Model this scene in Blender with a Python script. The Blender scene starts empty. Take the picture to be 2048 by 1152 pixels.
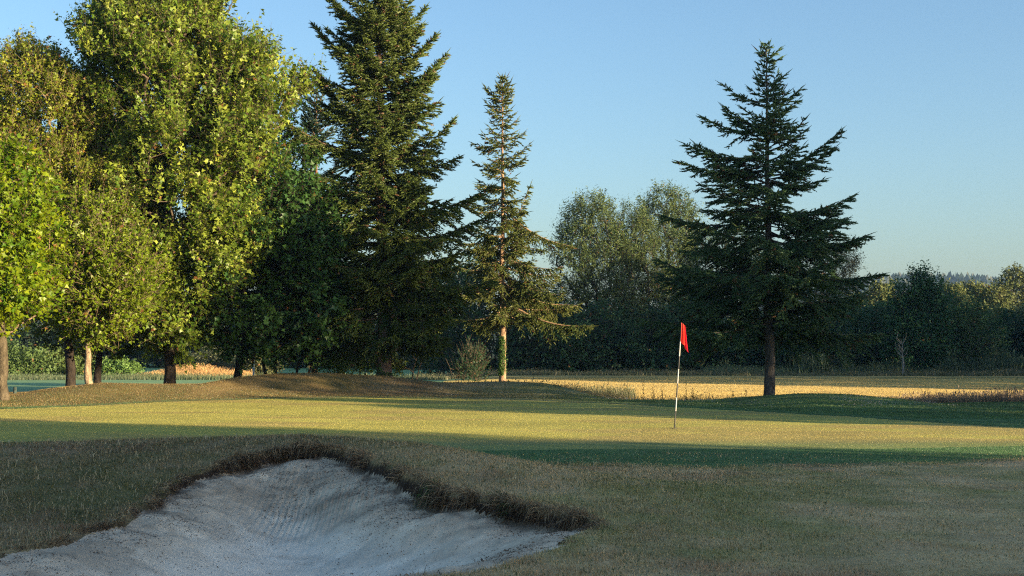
import bpy, math, random
import numpy as np
from mathutils import Vector

C = bpy.context.scene.collection
F = 2844.0
TH = math.atan(114.0 / 2844.0)
CAMZ = 1.7
SUN_EL = math.radians(9.0)
SUN_AZ = math.atan2(0.86, -0.51)          # from +Y towards +X
SX, SY = math.sin(SUN_AZ), math.cos(SUN_AZ)
SKYK, SUNK, EXPO, DENOISE = 0.085, 5.0, 1.80, False

# ------------------------------------------------------------------ helpers
def ray(px, py):
    a = (px - 1024.0) / F; b = (576.0 - py) / F
    return np.array([a, math.cos(TH) - b * math.sin(TH), math.sin(TH) + b * math.cos(TH)])

def at(px, py, Y):
    d = ray(px, py); d = d / d[1] * Y
    return np.array([d[0], Y, CAMZ + d[2]])

def su(x, y):      # coordinate across the sun direction / along it
    return (-SY * x + SX * y, SX * x + SY * y)

def from_uv(u, v):
    return (-SY * u + SX * v, SX * u + SY * v)

_rt = np.random.RandomState(7).rand(256, 256)
def vnoise(x, y):
    x = np.asarray(x, float); y = np.asarray(y, float)
    xi = np.floor(x).astype(int); yi = np.floor(y).astype(int)
    fx = x - xi; fy = y - yi
    fx = fx * fx * (3 - 2 * fx); fy = fy * fy * (3 - 2 * fy)
    a = _rt[xi % 256, yi % 256]; b = _rt[(xi + 1) % 256, yi % 256]
    c = _rt[xi % 256, (yi + 1) % 256]; d = _rt[(xi + 1) % 256, (yi + 1) % 256]
    return (a * (1 - fx) + b * fx) * (1 - fy) + (c * (1 - fx) + d * fx) * fy

def fbm(x, y, o=4):
    s = 0; a = 0.5; t = 0
    for k in range(o):
        s = s + a * vnoise(x * 2 ** k + 17.3 * k, y * 2 ** k + 9.1 * k); t += a; a *= 0.5
    return s / t

def smooth(a, b, x):
    t = np.clip((np.asarray(x, float) - a) / (b - a), 0, 1)
    return t * t * (3 - 2 * t)

def nrm(v):
    return v / np.maximum(np.linalg.norm(v, axis=-1, keepdims=True), 1e-9)

class MB:
    """collects triangles and vertex colours, links them as ONE mesh object"""
    def __init__(s): s.v = []; s.f = []; s.c = []; s.n = 0
    def add(s, v, f, c):
        v = np.asarray(v, np.float32).reshape(-1, 3); f = np.asarray(f, np.int64).reshape(-1, 3)
        c = np.asarray(c, np.float32)
        if c.ndim == 1: c = np.tile(c[None, :], (len(v), 1))
        s.v.append(v); s.f.append(f + s.n); s.c.append(c[:, :3]); s.n += len(v)
    def build(s, name, mat, parent=None, smooth_=False, loc=None):
        me = bpy.data.meshes.new(name)
        if s.n:
            v = np.concatenate(s.v); f = np.concatenate(s.f); c = np.concatenate(s.c)
            if loc is not None: v = v - np.asarray(loc, np.float32)
            me.vertices.add(len(v)); me.vertices.foreach_set('co', v.ravel().astype(np.float32))
            me.loops.add(len(f) * 3); me.loops.foreach_set('vertex_index', f.ravel().astype(np.int32))
            me.polygons.add(len(f))
            me.polygons.foreach_set('loop_start', (np.arange(len(f)) * 3).astype(np.int32))
            if smooth_: me.polygons.foreach_set('use_smooth', np.ones(len(f), bool))
            a = me.color_attributes.new('Col', 'FLOAT_COLOR', 'POINT')
            a.data.foreach_set('color', np.concatenate([c, np.ones((len(c), 1), np.float32)], 1).ravel().astype(np.float32))
            me.update()
        me.materials.append(mat)
        o = bpy.data.objects.new(name, me); C.objects.link(o)
        if parent is not None: o.parent = parent
        return o

def thing(name, label, cat, loc=(0, 0, 0), group=None):
    o = bpy.data.objects.new(name, None); C.objects.link(o)
    o.location = tuple(float(a) for a in loc); o['label'] = label; o['category'] = cat
    o.empty_display_size = 0.3
    if group: o['group'] = group
    return o

def tag(o, label=None, cat=None, group=None, kind=None):
    if label: o['label'] = label
    if cat: o['category'] = cat
    if group: o['group'] = group
    if kind: o['kind'] = kind
    return o

def dup(root, loc, rz=0.0, sc=(1, 1, 1), label=None):
    r = root.copy(); C.objects.link(r)
    r.location = tuple(float(a) for a in loc); r.rotation_euler = (0, 0, rz); r.scale = sc
    if label: r['label'] = label
    for ch in list(root.children):
        c = ch.copy(); C.objects.link(c); c.parent = r
    return r

# ------------------------------------------------------------------ materials
def mat_nodes(name):
    m = bpy.data.materials.new(name); m.use_nodes = True
    nt = m.node_tree; nt.nodes.clear()
    return m, nt, nt.nodes, nt.links

def leaf_mat(name, transl=0.32, gloss=0.05, rough=0.42):
    m, nt, N, L = mat_nodes(name)
    a = N.new('ShaderNodeAttribute'); a.attribute_name = 'Col'
    d = N.new('ShaderNodeBsdfDiffuse'); t = N.new('ShaderNodeBsdfTranslucent'); g = N.new('ShaderNodeBsdfGlossy')
    hs = N.new('ShaderNodeHueSaturation'); hs.inputs['Hue'].default_value = 0.485
    hs.inputs['Value'].default_value = 1.35
    g.inputs['Roughness'].default_value = rough
    m1 = N.new('ShaderNodeMixShader'); m1.inputs[0].default_value = transl
    m2 = N.new('ShaderNodeMixShader'); m2.inputs[0].default_value = gloss
    o = N.new('ShaderNodeOutputMaterial')
    L.new(a.outputs['Color'], d.inputs['Color']); L.new(a.outputs['Color'], hs.inputs['Color'])
    L.new(hs.outputs[0], t.inputs['Color'])
    L.new(d.outputs[0], m1.inputs[1]); L.new(t.outputs[0], m1.inputs[2])
    L.new(m1.outputs[0], m2.inputs[1]); L.new(g.outputs[0], m2.inputs[2]); L.new(m2.outputs[0], o.inputs[0])
    return m

def noise_mat(name, scale=8.0, amt=0.5, bump=0.4, bdist=0.02, rough=0.9, detail=6, scale2=None, vec=(1, 1, 1), spec=0.2):
    """vertex colour x procedural noise + bump"""
    m, nt, N, L = mat_nodes(name)
    a = N.new('ShaderNodeAttribute'); a.attribute_name = 'Col'
    tc = N.new('ShaderNodeTexCoord'); mp = N.new('ShaderNodeMapping'); mp.inputs['Scale'].default_value = vec
    L.new(tc.outputs['Object'], mp.inputs[0])
    n = N.new('ShaderNodeTexNoise'); n.inputs['Scale'].default_value = scale; n.inputs['Detail'].default_value = detail
    n.inputs['Roughness'].default_value = 0.65
    n2 = N.new('ShaderNodeTexNoise'); n2.inputs['Scale'].default_value = scale2 or scale * 7; n2.inputs['Detail'].default_value = 4
    L.new(mp.outputs[0], n.inputs['Vector']); L.new(mp.outputs[0], n2.inputs['Vector'])
    mr = N.new('ShaderNodeMapRange'); mr.inputs[1].default_value = 0.3; mr.inputs[2].default_value = 0.7
    mr.inputs[3].default_value = 1 - amt; mr.inputs[4].default_value = 1 + amt
    L.new(n.outputs[0], mr.inputs[0])
    mr2 = N.new('ShaderNodeMapRange'); mr2.inputs[1].default_value = 0.3; mr2.inputs[2].default_value = 0.7
    mr2.inputs[3].default_value = 1 - amt * .7; mr2.inputs[4].default_value = 1 + amt * .7
    L.new(n2.outputs[0], mr2.inputs[0])
    mu = N.new('ShaderNodeMath'); mu.operation = 'MULTIPLY'; L.new(mr.outputs[0], mu.inputs[0]); L.new(mr2.outputs[0], mu.inputs[1])
    vm = N.new('ShaderNodeVectorMath'); vm.operation = 'SCALE'
    L.new(a.outputs['Color'], vm.inputs[0]); L.new(mu.outputs[0], vm.inputs['Scale'])
    p = N.new('ShaderNodeBsdfPrincipled'); p.inputs['Roughness'].default_value = rough
    p.inputs['Specular IOR Level'].default_value = spec
    L.new(vm.outputs[0], p.inputs['Base Color'])
    ad = N.new('ShaderNodeMath'); ad.operation = 'ADD'; L.new(n.outputs[0], ad.inputs[0]); L.new(n2.outputs[0], ad.inputs[1])
    b = N.new('ShaderNodeBump'); b.inputs['Strength'].default_value = bump; b.inputs['Distance'].default_value = bdist
    L.new(ad.outputs[0], b.inputs['Height']); L.new(b.outputs[0], p.inputs['Normal'])
    o = N.new('ShaderNodeOutputMaterial'); L.new(p.outputs[0], o.inputs[0])
    return m

M_MAPLE = leaf_mat('leaf_broad', 0.36, 0.022)
M_OLIVE = leaf_mat('leaf_small', 0.32, 0.02)
M_NEEDLE = leaf_mat('needle_foliage', 0.10, 0.03, 0.5)
M_FAR = leaf_mat('leaf_far', 0.22, 0.015, 0.5)
M_BLADE = leaf_mat('grass_blade', 0.25, 0.04, 0.5)
M_DRY = leaf_mat('dry_grass', 0.30, 0.03, 0.5)
M_BARK = noise_mat('bark', 9, 0.55, 0.9, 0.03, 0.92, vec=(1, 1, 0.35))
M_TWIG = noise_mat('twig_bark', 20, 0.3, 0.2, 0.01, 0.9)
M_GREEN = noise_mat('mown_green', 0.55, 0.16, 0.35, 0.012, 0.85, scale2=22, vec=(1, 1, 1))
M_ROUGH = noise_mat('rough_turf', 1.3, 0.28, 0.8, 0.03, 0.95, scale2=26)
M_FIELD = noise_mat('straw_field', 0.7, 0.18, 0.6, 0.03, 0.95, scale2=9)
M_PAINT = noise_mat('painted_surface', 30, 0.06, 0.05, 0.001, 0.45, spec=0.4)
M_CLOTH = leaf_mat('flag_cloth', 0.35, 0.02, 0.6)

def sand_mat():
    m = noise_mat('pale_sand', 5.0, 0.10, 0.55, 0.02, 0.95, scale2=70)
    nt = m.node_tree; N = nt.nodes; L = nt.links
    a = [n for n in N if n.type == 'ATTRIBUTE'][0]
    vm = [n for n in N if n.type == 'VECT_MATH'][0]
    b = [n for n in N if n.type == 'BUMP'][0]
    p = [n for n in N if n.type == 'BSDF_PRINCIPLED'][0]
    ra = N.new('ShaderNodeAttribute'); ra.attribute_name = 'rake'
    tc = N.new('ShaderNodeTexCoord')
    w = N.new('ShaderNodeTexWave'); w.wave_type = 'BANDS'; w.bands_direction = 'X'
    w.inputs['Scale'].default_value = 4.6; w.inputs['Distortion'].default_value = 2.2
    w.inputs['Detail'].default_value = 2; w.inputs['Detail Scale'].default_value = 0.6
    L.new(tc.outputs['Object'], w.inputs['Vector'])
    mu = N.new('ShaderNodeMath'); mu.operation = 'MULTIPLY'
    L.new(w.outputs['Fac'], mu.inputs[0]); L.new(ra.outputs['Fac'], mu.inputs[1])
    b2 = N.new('ShaderNodeBump'); b2.inputs['Strength'].default_value = 0.9; b2.inputs['Distance'].default_value = 0.022
    L.new(mu.outputs[0], b2.inputs['Height']); L.new(b.outputs[0], b2.inputs['Normal']); L.new(b2.outputs[0], p.inputs['Normal'])
    # dark organic crumbs lying in the sand
    v = N.new('ShaderNodeTexVoronoi'); v.inputs['Scale'].default_value = 26
    L.new(tc.outputs['Object'], v.inputs['Vector'])
    n3 = N.new('ShaderNodeTexNoise'); n3.inputs['Scale'].default_value = 3.0; n3.inputs['Detail'].default_value = 3
    L.new(tc.outputs['Object'], n3.inputs['Vector'])
    lt = N.new('ShaderNodeMapRange'); lt.inputs[1].default_value = 0.12; lt.inputs[2].default_value = 0.22
    lt.inputs[3].default_value = 1; lt.inputs[4].default_value = 0
    L.new(v.outputs['Distance'], lt.inputs[0])
    mr = N.new('ShaderNodeMapRange'); mr.inputs[1].default_value = 0.5; mr.inputs[2].default_value = 0.62
    L.new(n3.outputs[0], mr.inputs[0])
    mm = N.new('ShaderNodeMath'); mm.operation = 'MULTIPLY'; L.new(lt.outputs[0], mm.inputs[0]); L.new(mr.outputs[0], mm.inputs[1])
    mx = N.new('ShaderNodeMix'); mx.data_type = 'RGBA'
    L.new(mm.outputs[0], mx.inputs['Factor']); L.new(vm.outputs[0], mx.inputs[6])
    mx.inputs[7].default_value = (0.13, 0.09, 0.06, 1)
    L.new(mx.outputs[2], p.inputs['Base Color'])
    return m
M_SAND = sand_mat()

# ------------------------------------------------------------------ terrain height
_mx = np.array([-60, -30, -19, -15.8, -14.6, -13.3, -12, -10.5, -9.6, -8.3, -6.9, -4.8, -2.6, -1.4, -.26, 1.0, 2.3, 3.8, 5.3, 6.4, 7.0, 8.3, 9.75, 10.9, 12, 13.5, 16, 60])
_my = np.array([44, 44, 44, 44, 45, 46, 47, 48, 50, 51, 51, 52, 52, 53, 53, 52, 51, 48, 46, 43, 42, 41, 41, 40, 39, 36, 34, 34])
_mh = np.array([-.2, -.1, .0, .1, .31, .46, .40, .37, .56, .68, .70, .60, .36, .38, .41, .34, .2, .04, -.02, .02, .14, .29, .30, .22, .06, -.08, -.15, -.15])
_bx = np.array([-30, -12, -6.7, -4.7, -2.8, -2.1, -1.26, -.44, .44, 1.26, 2.1, 3.5, 5, 9])
_by = np.array([18.5, 18.5, 18.5, 18.6, 18.8, 18.3, 17.6, 17, 16.3, 15.8, 15.8, 15.8, 15.8, 15.8])
_bh = np.array([.25, .38, .43, .475, .51, .50, .485, .41, .305, .2, .117, .05, 0, 0])

def ground0(x, y):
    x = np.asarray(x, float); y = np.asarray(y, float)
    wr = smooth(1.0, 4.5, x); z = -0.42 * ((1 - wr) * smooth(50, 62, y) + wr * smooth(43, 52, y))
    z = z + 0.0 * x
    yc = np.interp(x, _mx, _my); h = np.interp(x, _mx, _mh)
    w = np.where(y < yc, 2.7, 3.2)
    z = z + h * np.exp(-((y - yc) / w) ** 2)
    yb = np.interp(x, _bx, _by); hb = np.interp(x, _bx, _bh)
    wb = np.where(y < yb, 3.2, 1.5)
    z = z + hb * np.exp(-((y - yb) / wb) ** 2)
    # ground rises a little to the right of the bunker and far right
    z = z + 0.05 * smooth(12, 6, y) * smooth(-2, 2, x)
    z = z - 0.10 * np.exp(-((x - 13) / 4) ** 2 - ((y - 44) / 5) ** 2)
    z = z + 0.30 * smooth(62, 95, y) * smooth(-5, 0, x) * (1 - .3 * smooth(150, 250, y))
    z = z + (fbm(x / 3.1, y / 3.1, 3) - .5) * 0.06 * smooth(3, 6, y)
    # far country: gentle rise and a wooded hill
    z = z + 9 * smooth(160, 700, y)
    z = z + 43 * np.exp(-((x - 360) / 150) ** 2 - ((y - 1250) / 260) ** 2)
    z = z + 12 * np.exp(-((x + 100) / 500) ** 2 - ((y - 1500) / 300) ** 2)
    return z

def pix_ground(px, py):
    d = ray(px, py); t = np.arange(6, 160, 0.02)
    P = np.array([0, 0, CAMZ])[None] + d[None] * t[:, None]
    k = np.argmax(P[:, 2] < ground0(P[:, 0], P[:, 1]))
    return P[k, 0], P[k, 1]

RIM = [(-40, 1118, .14), (0, 1105, .16), (100, 1085, .18), (165, 1062, .22), (230, 1043, .32), (265, 1020, .32), (300, 1000, .35), (335, 972, .4), (385, 950, .5), (450, 925, .9),
       (495, 916, .9), (540, 906, 1), (600, 897, 1), (650, 897, .9), (700, 905, .9), (745, 922, 1), (790, 938, 1.2), (830, 962, 1.3), (890, 986, 1.3),
       (950, 997, 1.1), (1010, 1004, 1.1), (1060, 1016, 1.1), (1110, 1026, 1), (1160, 1034, .9), (1192, 1046, .6), (1180, 1062, .15),
       (1140, 1084, .1), (1090, 1104, .1), (1020, 1125, .1), (960, 1139, .1), (900, 1152, .1)]
_rp = [pix_ground(a, b) + (l,) for a, b, l in RIM]
_rp += [(-1.4, 9.9, .1), (-2.6, 9.4, .1), (-3.8, 9.4, .1), (-4.9, 9.9, .2), (-5.3, 10.6, .3), (-5.0, 11.2, .4)]
RP = np.array(_rp)

def poly_sd(x, y, P, attr=None):
    """signed distance, positive inside; also interpolated attribute of the nearest edge"""
    x = np.asarray(x, float).ravel(); y = np.asarray(y, float).ravel()
    best = np.full(x.shape, 1e9); ins = np.zeros(x.shape, bool); at_ = np.zeros(x.shape)
    n = len(P)
    for i in range(n):
        ax, ay = P[i, 0], P[i, 1]; bx, by = P[(i + 1) % n, 0], P[(i + 1) % n, 1]
        ex, ey = bx - ax, by - ay
        t = np.clip(((x - ax) * ex + (y - ay) * ey) / (ex * ex + ey * ey + 1e-12), 0, 1)
        d = np.hypot(x - ax - t * ex, y - ay - t * ey)
        m = d < best; best = np.where(m, d, best)
        if attr is not None: at_ = np.where(m, attr[i] * (1 - t) + attr[(i + 1) % n] * t, at_)
        cr = ((ay > y) != (by > y)) & (x < (bx - ax) * (y - ay) / (by - ay + 1e-12) + ax)
        ins ^= cr
    return np.where(ins, best, -best), at_

def bunker(x, y):
    sh = np.shape(x); x = np.ravel(x); y = np.ravel(y)
    sd = np.full(x.shape, -9.0); lip = np.zeros(x.shape)
    m = (x > -8) & (x < 4) & (y > 7) & (y < 22)
    if m.any():
        wob = (fbm(x[m] * 2.2, y[m] * 2.2, 3) - .5) * 0.22
        a, b = poly_sd(x[m], y[m], RP, RP[:, 2]); b = b * (.45 + 1.1 * fbm(x[m] * 1.6 + 5, y[m] * 1.6, 3)); wob = wob + (fbm(x[m] * 7, y[m] * 7, 2) - .5) * .10; sd[m] = a + wob * np.exp(-np.maximum(a, 0) / .25); lip[m] = b
    return sd.reshape(sh), lip.reshape(sh)

_sp = []
for i in range(len(RP)):
    a_, b_ = RP[i, :2], RP[(i + 1) % len(RP), :2]; n_ = max(1, int(np.hypot(*(b_ - a_)) / .15))
    for k in range(n_): _sp.append(a_ + (b_ - a_) * k / n_)
_sp = np.array(_sp)
def soft_depth(x, y):
    """smooth distance from the bunker rim (no crease along the middle)"""
    sh = np.shape(x); x = np.ravel(x); y = np.ravel(y); out = np.zeros(x.shape)
    m = np.where((x > -6) & (x < 1.6) & (y > 8.8) & (y < 19))[0]
    for c in range(0, len(m), 20000):
        q = m[c:c + 20000]
        d = np.hypot(x[q, None] - _sp[None, :, 0], y[q, None] - _sp[None, :, 1])
        out[q] = -np.log(np.exp(-3.0 * d).sum(1)) / 3.0 + .5
    return np.maximum(out, 0).reshape(sh)

def ground(x, y, full=False):
    x = np.asarray(x, float); y = np.asarray(y, float)
    g = ground0(x, y); sd, lip = bunker(x, y)
    # ragged raised turf edge
    g2 = g + 0.012 * lip * np.exp(-(sd / 0.25) ** 2)
    floor = -0.52 + 0.02 * (fbm(x * 1.2, y * 1.2, 3) - .5)
    drop = 0.13 * lip * smooth(-0.02, 0.13, sd) * np.exp(-(np.maximum(sd, 0) / .6) ** 2)
    s = smooth(0, 1, soft_depth(x, y) / 1.35)
    zi = (g - drop) * (1 - s) + np.minimum(floor, g - drop) * s
    zi = zi + ((fbm(x * 3.5, y * 3.5, 3) - .5) * 0.06 + (fbm(x * 11, y * 11, 2) - .5) * .03) * smooth(0.08, .3, sd) * (.3 + .7 * smooth(1.6, .5, sd / (.4 + lip)))
    z = np.where(sd > 0, zi + (g2 - g) * np.exp(-(sd / .1) ** 2), g2)
    if full: return z, sd, lip
    return z

GP = np.array([(-19, 23), (-8, 23.2), (0, 23.2), (6, 23.4), (9.5, 24.2), (11.2, 26.5), (11, 28.6), (8.4, 33.0), (4.2, 39.2), (1.2, 43.2), (-2, 45.4), (-5.3, 46),
               (-9.7, 43.2), (-13.0, 38.8), (-17, 34), (-21, 28)])

def axis(*segs):
    out = [segs[0][0]]
    for a, b, s in segs:
        n = max(1, int(round((b - a) / s))); out += list(np.linspace(a, b, n + 1)[1:])
    return np.array(out)
ys = axis((-400, -20, 38), (-20, 4, 3), (4, 8.6, .4), (8.6, 9.6, .045), (9.6, 19.0, .032), (19.0, 20.4, .06), (20.4, 33, .16), (33, 58, .25), (58, 130, 1.0), (130, 300, 8), (300, 2600, 45))
xs = axis((-2200, -260, 75), (-260, -60, 12), (-60, -22, 1), (-22, -7, .3), (-7, -6, .06), (-6, 1.6, .032), (1.6, 2.6, .06), (2.6, 16, .2), (16, 60, 1), (60, 260, 12), (260, 2200, 50))
GX, GY = np.meshgrid(xs, ys)
GZ, SD, LIP = ground(GX, GY, True)
ny, nx = GX.shape

def turf_colour(x, y):
    """real colour patches of the turf (dry straw against green)"""
    n1 = fbm(x / 1.9, y / 2.6, 4); n2 = fbm(x / .42 + 40, y / .5 + 3, 3); n3 = fbm(x / 6 + 9, y / 6, 3)
    dry = smooth(.32, .66, .55 * n1 + .35 * n2 + .2 * n3 - .015)
    green = np.array([.245, .215, .072]); straw = np.array([.430, .310, .150]); rust = np.array([.350, .225, .110])
    r = smooth(.5, .72, fbm(x / 1.1 + 5, y / 1.1 + 31, 3))[..., None]
    s = straw * (1 - r) + rust * r
    side = (.62 + .58 * smooth(-3.2, .5, x))[..., None]          # turf tone darker left of the bunker, lighter right of it
    return (green * (1 - dry[..., None]) + s * dry[..., None]) * side

col = turf_colour(GX, GY)
def mixc(c, t, m):
    return c * (1 - m[..., None]) + np.asarray(t) * m[..., None]
# lush apron in front of the green
gsd = np.full(GX.shape, -30.0)
mg = (GX > -30) & (GX < 20) & (GY > 15) & (GY < 56)
gsd[mg] = poly_sd(GX[mg], GY[mg], GP)[0]
yapr = np.interp(GX, [-6, 0, 3, 6, 9, 14], [20.5, 20.6, 19.9, 20.6, 22.0, 22.6])
apr = smooth(0, .35, GY - yapr + (fbm(GX / .8, GY / .4, 3) - .5) * 1.0) * smooth(-22, -1, gsd) * (GY < 40)
lush = np.array([.060, .155, .050])
col = mixc(col, lush * (0.75 + .5 * fbm(GX / 1.5, GY / .6, 3))[..., None], apr * .85)
# mounds behind: greener on the right, reddish left
mb = smooth(-3, -1, -gsd) * 0 + (GY > 34) * (GY < 58) * (gsd < 0)
mr_ = smooth(-3, 6, GX) * mb
col = mixc(col, np.array([.085, .150, .042]) * (0.8 + .4 * fbm(GX / .8, GY / .8, 3))[..., None], mr_ * .8)
# left: warm brown-green turf
ml = smooth(-3, -6, GX) * mb
col = mixc(col, np.array([.17, .125, .045]) * (0.7 + .6 * fbm(GX / 1.2, GY / .9, 3))[..., None], ml * .5)
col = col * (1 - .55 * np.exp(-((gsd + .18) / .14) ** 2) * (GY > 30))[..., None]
# field behind
fld = smooth(49.5, 52, GY - 2.5 * smooth(4, 1, GX)) * smooth(1.0, 3, GX + smooth(52, 60, GY) * 4)
col = mixc(col, np.array([.50, .385, .135]) * (0.8 + .4 * fbm(GX / 5, GY / 2.5, 4))[..., None], fld)
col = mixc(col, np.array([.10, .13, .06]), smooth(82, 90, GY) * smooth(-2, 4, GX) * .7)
fw = smooth(54, 58, GY) * (1 - smooth(-4, 0, GX))
col = mixc(col, np.array([.19, .32, .135]) * (0.85 + .3 * fbm(GX / 4, GY / 3, 3))[..., None], fw)
col = mixc(col, np.array([.035, .055, .022]), smooth(130, 170, GY))
# soil of the bunker lip
soil = smooth(-.01, .03, SD) * smooth(.15, .5, LIP)
col = mixc(col, np.array([.045, .028, .016]) * (0.6 + .8 * fbm(GX * 9, GY * 9, 2))[..., None], soil)
# green colours
gcol = np.array([.36, .34, .075]) * (0.85 + .3 * fbm(GX / 2.2, GY / 1.6, 4))[..., None]
gcol = mixc(gcol, [.30, .23, .075], smooth(.45, .68, fbm(GX / 2.7 + 4, GY / 1.2 + 8, 4)) * .6)
gcol = mixc(gcol, [.060, .150, .070], smooth(26.2, 24.2, GY) * .55)
# sand colours: warmer and dirtier high on the face
high = smooth(-.42, .10, GZ)
scol = np.array([.87, .76, .60]) * (0.92 + .16 * fbm(GX / .5, GY / .5, 4))[..., None]
dirt = smooth(.35, .75, fbm(GX * 3.1, GY * 3.1, 4) + .25 * high)
scol = mixc(scol, np.array([.86, .68, .46]), np.clip(high * .95 + .0, 0, 1))
scol = mixc(scol, np.array([.32, .24, .165]), np.clip(dirt * (.10 + .45 * high), 0, 1))
scol = scol * (1 - .22 * smooth(.52, .68, fbm(GX * 1.4 + 3, GY * 3.2, 4)))[..., None]
scol = scol * (1 - .25 * high * smooth(.5, .7, fbm(GX * 9, GY * 9, 3)))[..., None]
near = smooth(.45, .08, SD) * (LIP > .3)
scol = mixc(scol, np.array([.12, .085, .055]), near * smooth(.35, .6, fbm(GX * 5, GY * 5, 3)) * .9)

fx = (GX[:-1, :-1] + GX[1:, 1:]) / 2; fy = (GY[:-1, :-1] + GY[1:, 1:]) / 2
fsd = (SD[:-1, :-1] + SD[1:, :-1] + SD[:-1, 1:] + SD[1:, 1:]) / 4
flip = LIP[:-1, :-1]
fg = (gsd[:-1, :-1] + gsd[1:, 1:]) / 2
cls = np.zeros(fx.shape, int)
cls[fg > 0] = 1
cls[fsd > np.where(flip > .12, .09, 0.0)] = 2
cls[((fy > 57.5) & (fx > -2) & (fy < 92)) | ((fy > 50.5) & (fx > 2.5) & (fy < 60))] = 3
cls[(fy > 55.5) & (fx <= -2) & (fx > -70) & (fy < 92)] = 4
cls[fy > 600] = 5
idx = np.arange(ny * nx).reshape(ny, nx)
def region(k, name, mat, c, label=None, rake=False):
    m = cls == k
    a = idx[:-1, :-1][m]; b = idx[:-1, 1:][m]; c2 = idx[1:, 1:][m]; d = idx[1:, :-1][m]
    f = np.concatenate([np.stack([a, b, c2], 1), np.stack([a, c2, d], 1)])
    u, inv = np.unique(f.ravel(), return_inverse=True)
    V = np.stack([GX.ravel()[u], GY.ravel()[u], GZ.ravel()[u]], 1)
    mb_ = MB(); mb_.add(V, inv.reshape(-1, 3), c.reshape(-1, 3)[u])
    o = mb_.build(name, mat, smooth_=True); o['kind'] = 'structure'
    if label: o['label'] = label
    if rake:
        x, y = V[:, 0], V[:, 1]
        r = np.exp(-((x + 2.0) / .75) ** 2 - ((y - 15.3) / .6) ** 2) * 1.2 + .35 * np.exp(-((x + 2.6) / .5) ** 2 - ((y - 16.6) / .7) ** 2)
        at_ = o.data.attributes.new('rake', 'FLOAT', 'POINT'); at_.data.foreach_set('value', r.astype(np.float32))
    return o
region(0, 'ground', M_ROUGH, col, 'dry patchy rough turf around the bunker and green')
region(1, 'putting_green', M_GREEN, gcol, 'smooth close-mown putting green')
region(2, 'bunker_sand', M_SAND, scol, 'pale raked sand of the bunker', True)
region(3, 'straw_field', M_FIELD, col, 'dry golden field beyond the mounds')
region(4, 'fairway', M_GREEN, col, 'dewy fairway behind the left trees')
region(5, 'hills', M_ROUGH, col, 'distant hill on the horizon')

# ------------------------------------------------------------------ tube / trunk helpers
def tubes(mb, P0, P1, R0, R1, colr, sides=4):
    P0 = np.asarray(P0, float); P1 = np.asarray(P1, float); n = len(P0)
    if n == 0: return
    D = nrm(P1 - P0); ref = np.where(np.abs(D[:, 2:3]) > .9, np.array([[1., 0, 0]]), np.array([[0, 0, 1.]]))
    U = nrm(np.cross(D, ref)); V = np.cross(D, U)
    a = np.arange(sides) / sides * 2 * math.pi
    ring = U[:, None] * np.cos(a)[None, :, None] + V[:, None] * np.sin(a)[None, :, None]
    v = np.concatenate([P0[:, None] + ring * np.asarray(R0)[:, None, None], P1[:, None] + ring * np.asarray(R1)[:, None, None]], 1)
    k = np.arange(sides); k2 = (k + 1) % sides
    f = np.concatenate([np.stack([k, k2, k2 + sides], 1), np.stack([k, k2 + sides, k + sides], 1)])
    ff = f[None] + (np.arange(n) * 2 * sides)[:, None, None]
    c = np.asarray(colr, float)
    if c.ndim == 2: c = np.repeat(c, 2 * sides, 0)
    mb.add(v.reshape(-1, 3), ff.reshape(-1, 3), c)

def trunk_mesh(mb, pts, rad, colr, sides=18, seed=0, flare=1.5, rough=.09):
    rs = np.random.RandomState(seed); pts = np.asarray(pts, float); rad = np.asarray(rad, float)
    t = np.linspace(0, 1, len(pts)); n = max(12, int(np.linalg.norm(pts[-1] - pts[0]) / .12))
    tt = np.linspace(0, 1, n)
    P = np.stack([np.interp(tt, t, pts[:, i]) for i in range(3)], 1); R = np.interp(tt, t, rad)
    h = P[:, 2] - P[0, 2]
    R = R * (1 + (flare - 1) * np.exp(-h / .28))
    a = np.arange(sides) / sides * 2 * math.pi
    lob = 1 + rough * (vnoise(np.tile(a[None] * 2.3, (n, 1)) + seed, np.tile((h * 1.3)[:, None], (1, sides))) - .5) * 2 \
        + rough * .8 * (vnoise(np.tile(a[None] * 5, (n, 1)) + seed + 9, np.tile((h * 6)[:, None], (1, sides))) - .5) * 2
    x = P[:, 0:1] + R[:, None] * np.cos(a)[None] * lob; y = P[:, 1:2] + R[:, None] * np.sin(a)[None] * lob
    z = np.tile(P[:, 2:3], (1, sides))
    v = np.stack([x, y, z], 2).reshape(-1, 3)
    i = np.arange(n - 1)[:, None] * sides; k = np.arange(sides)[None]; k2 = (k + 1) % sides
    f = np.concatenate([np.stack([i + k, i + k2, i + k2 + sides], 2).reshape(-1, 3), np.stack([i + k, i + k2 + sides, i + k + sides], 2).reshape(-1, 3)])
    c = np.asarray(colr)[None] * (0.75 + .5 * rs.rand(len(v), 1))
    mb.add(v, f, c)
    return P, R

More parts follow.
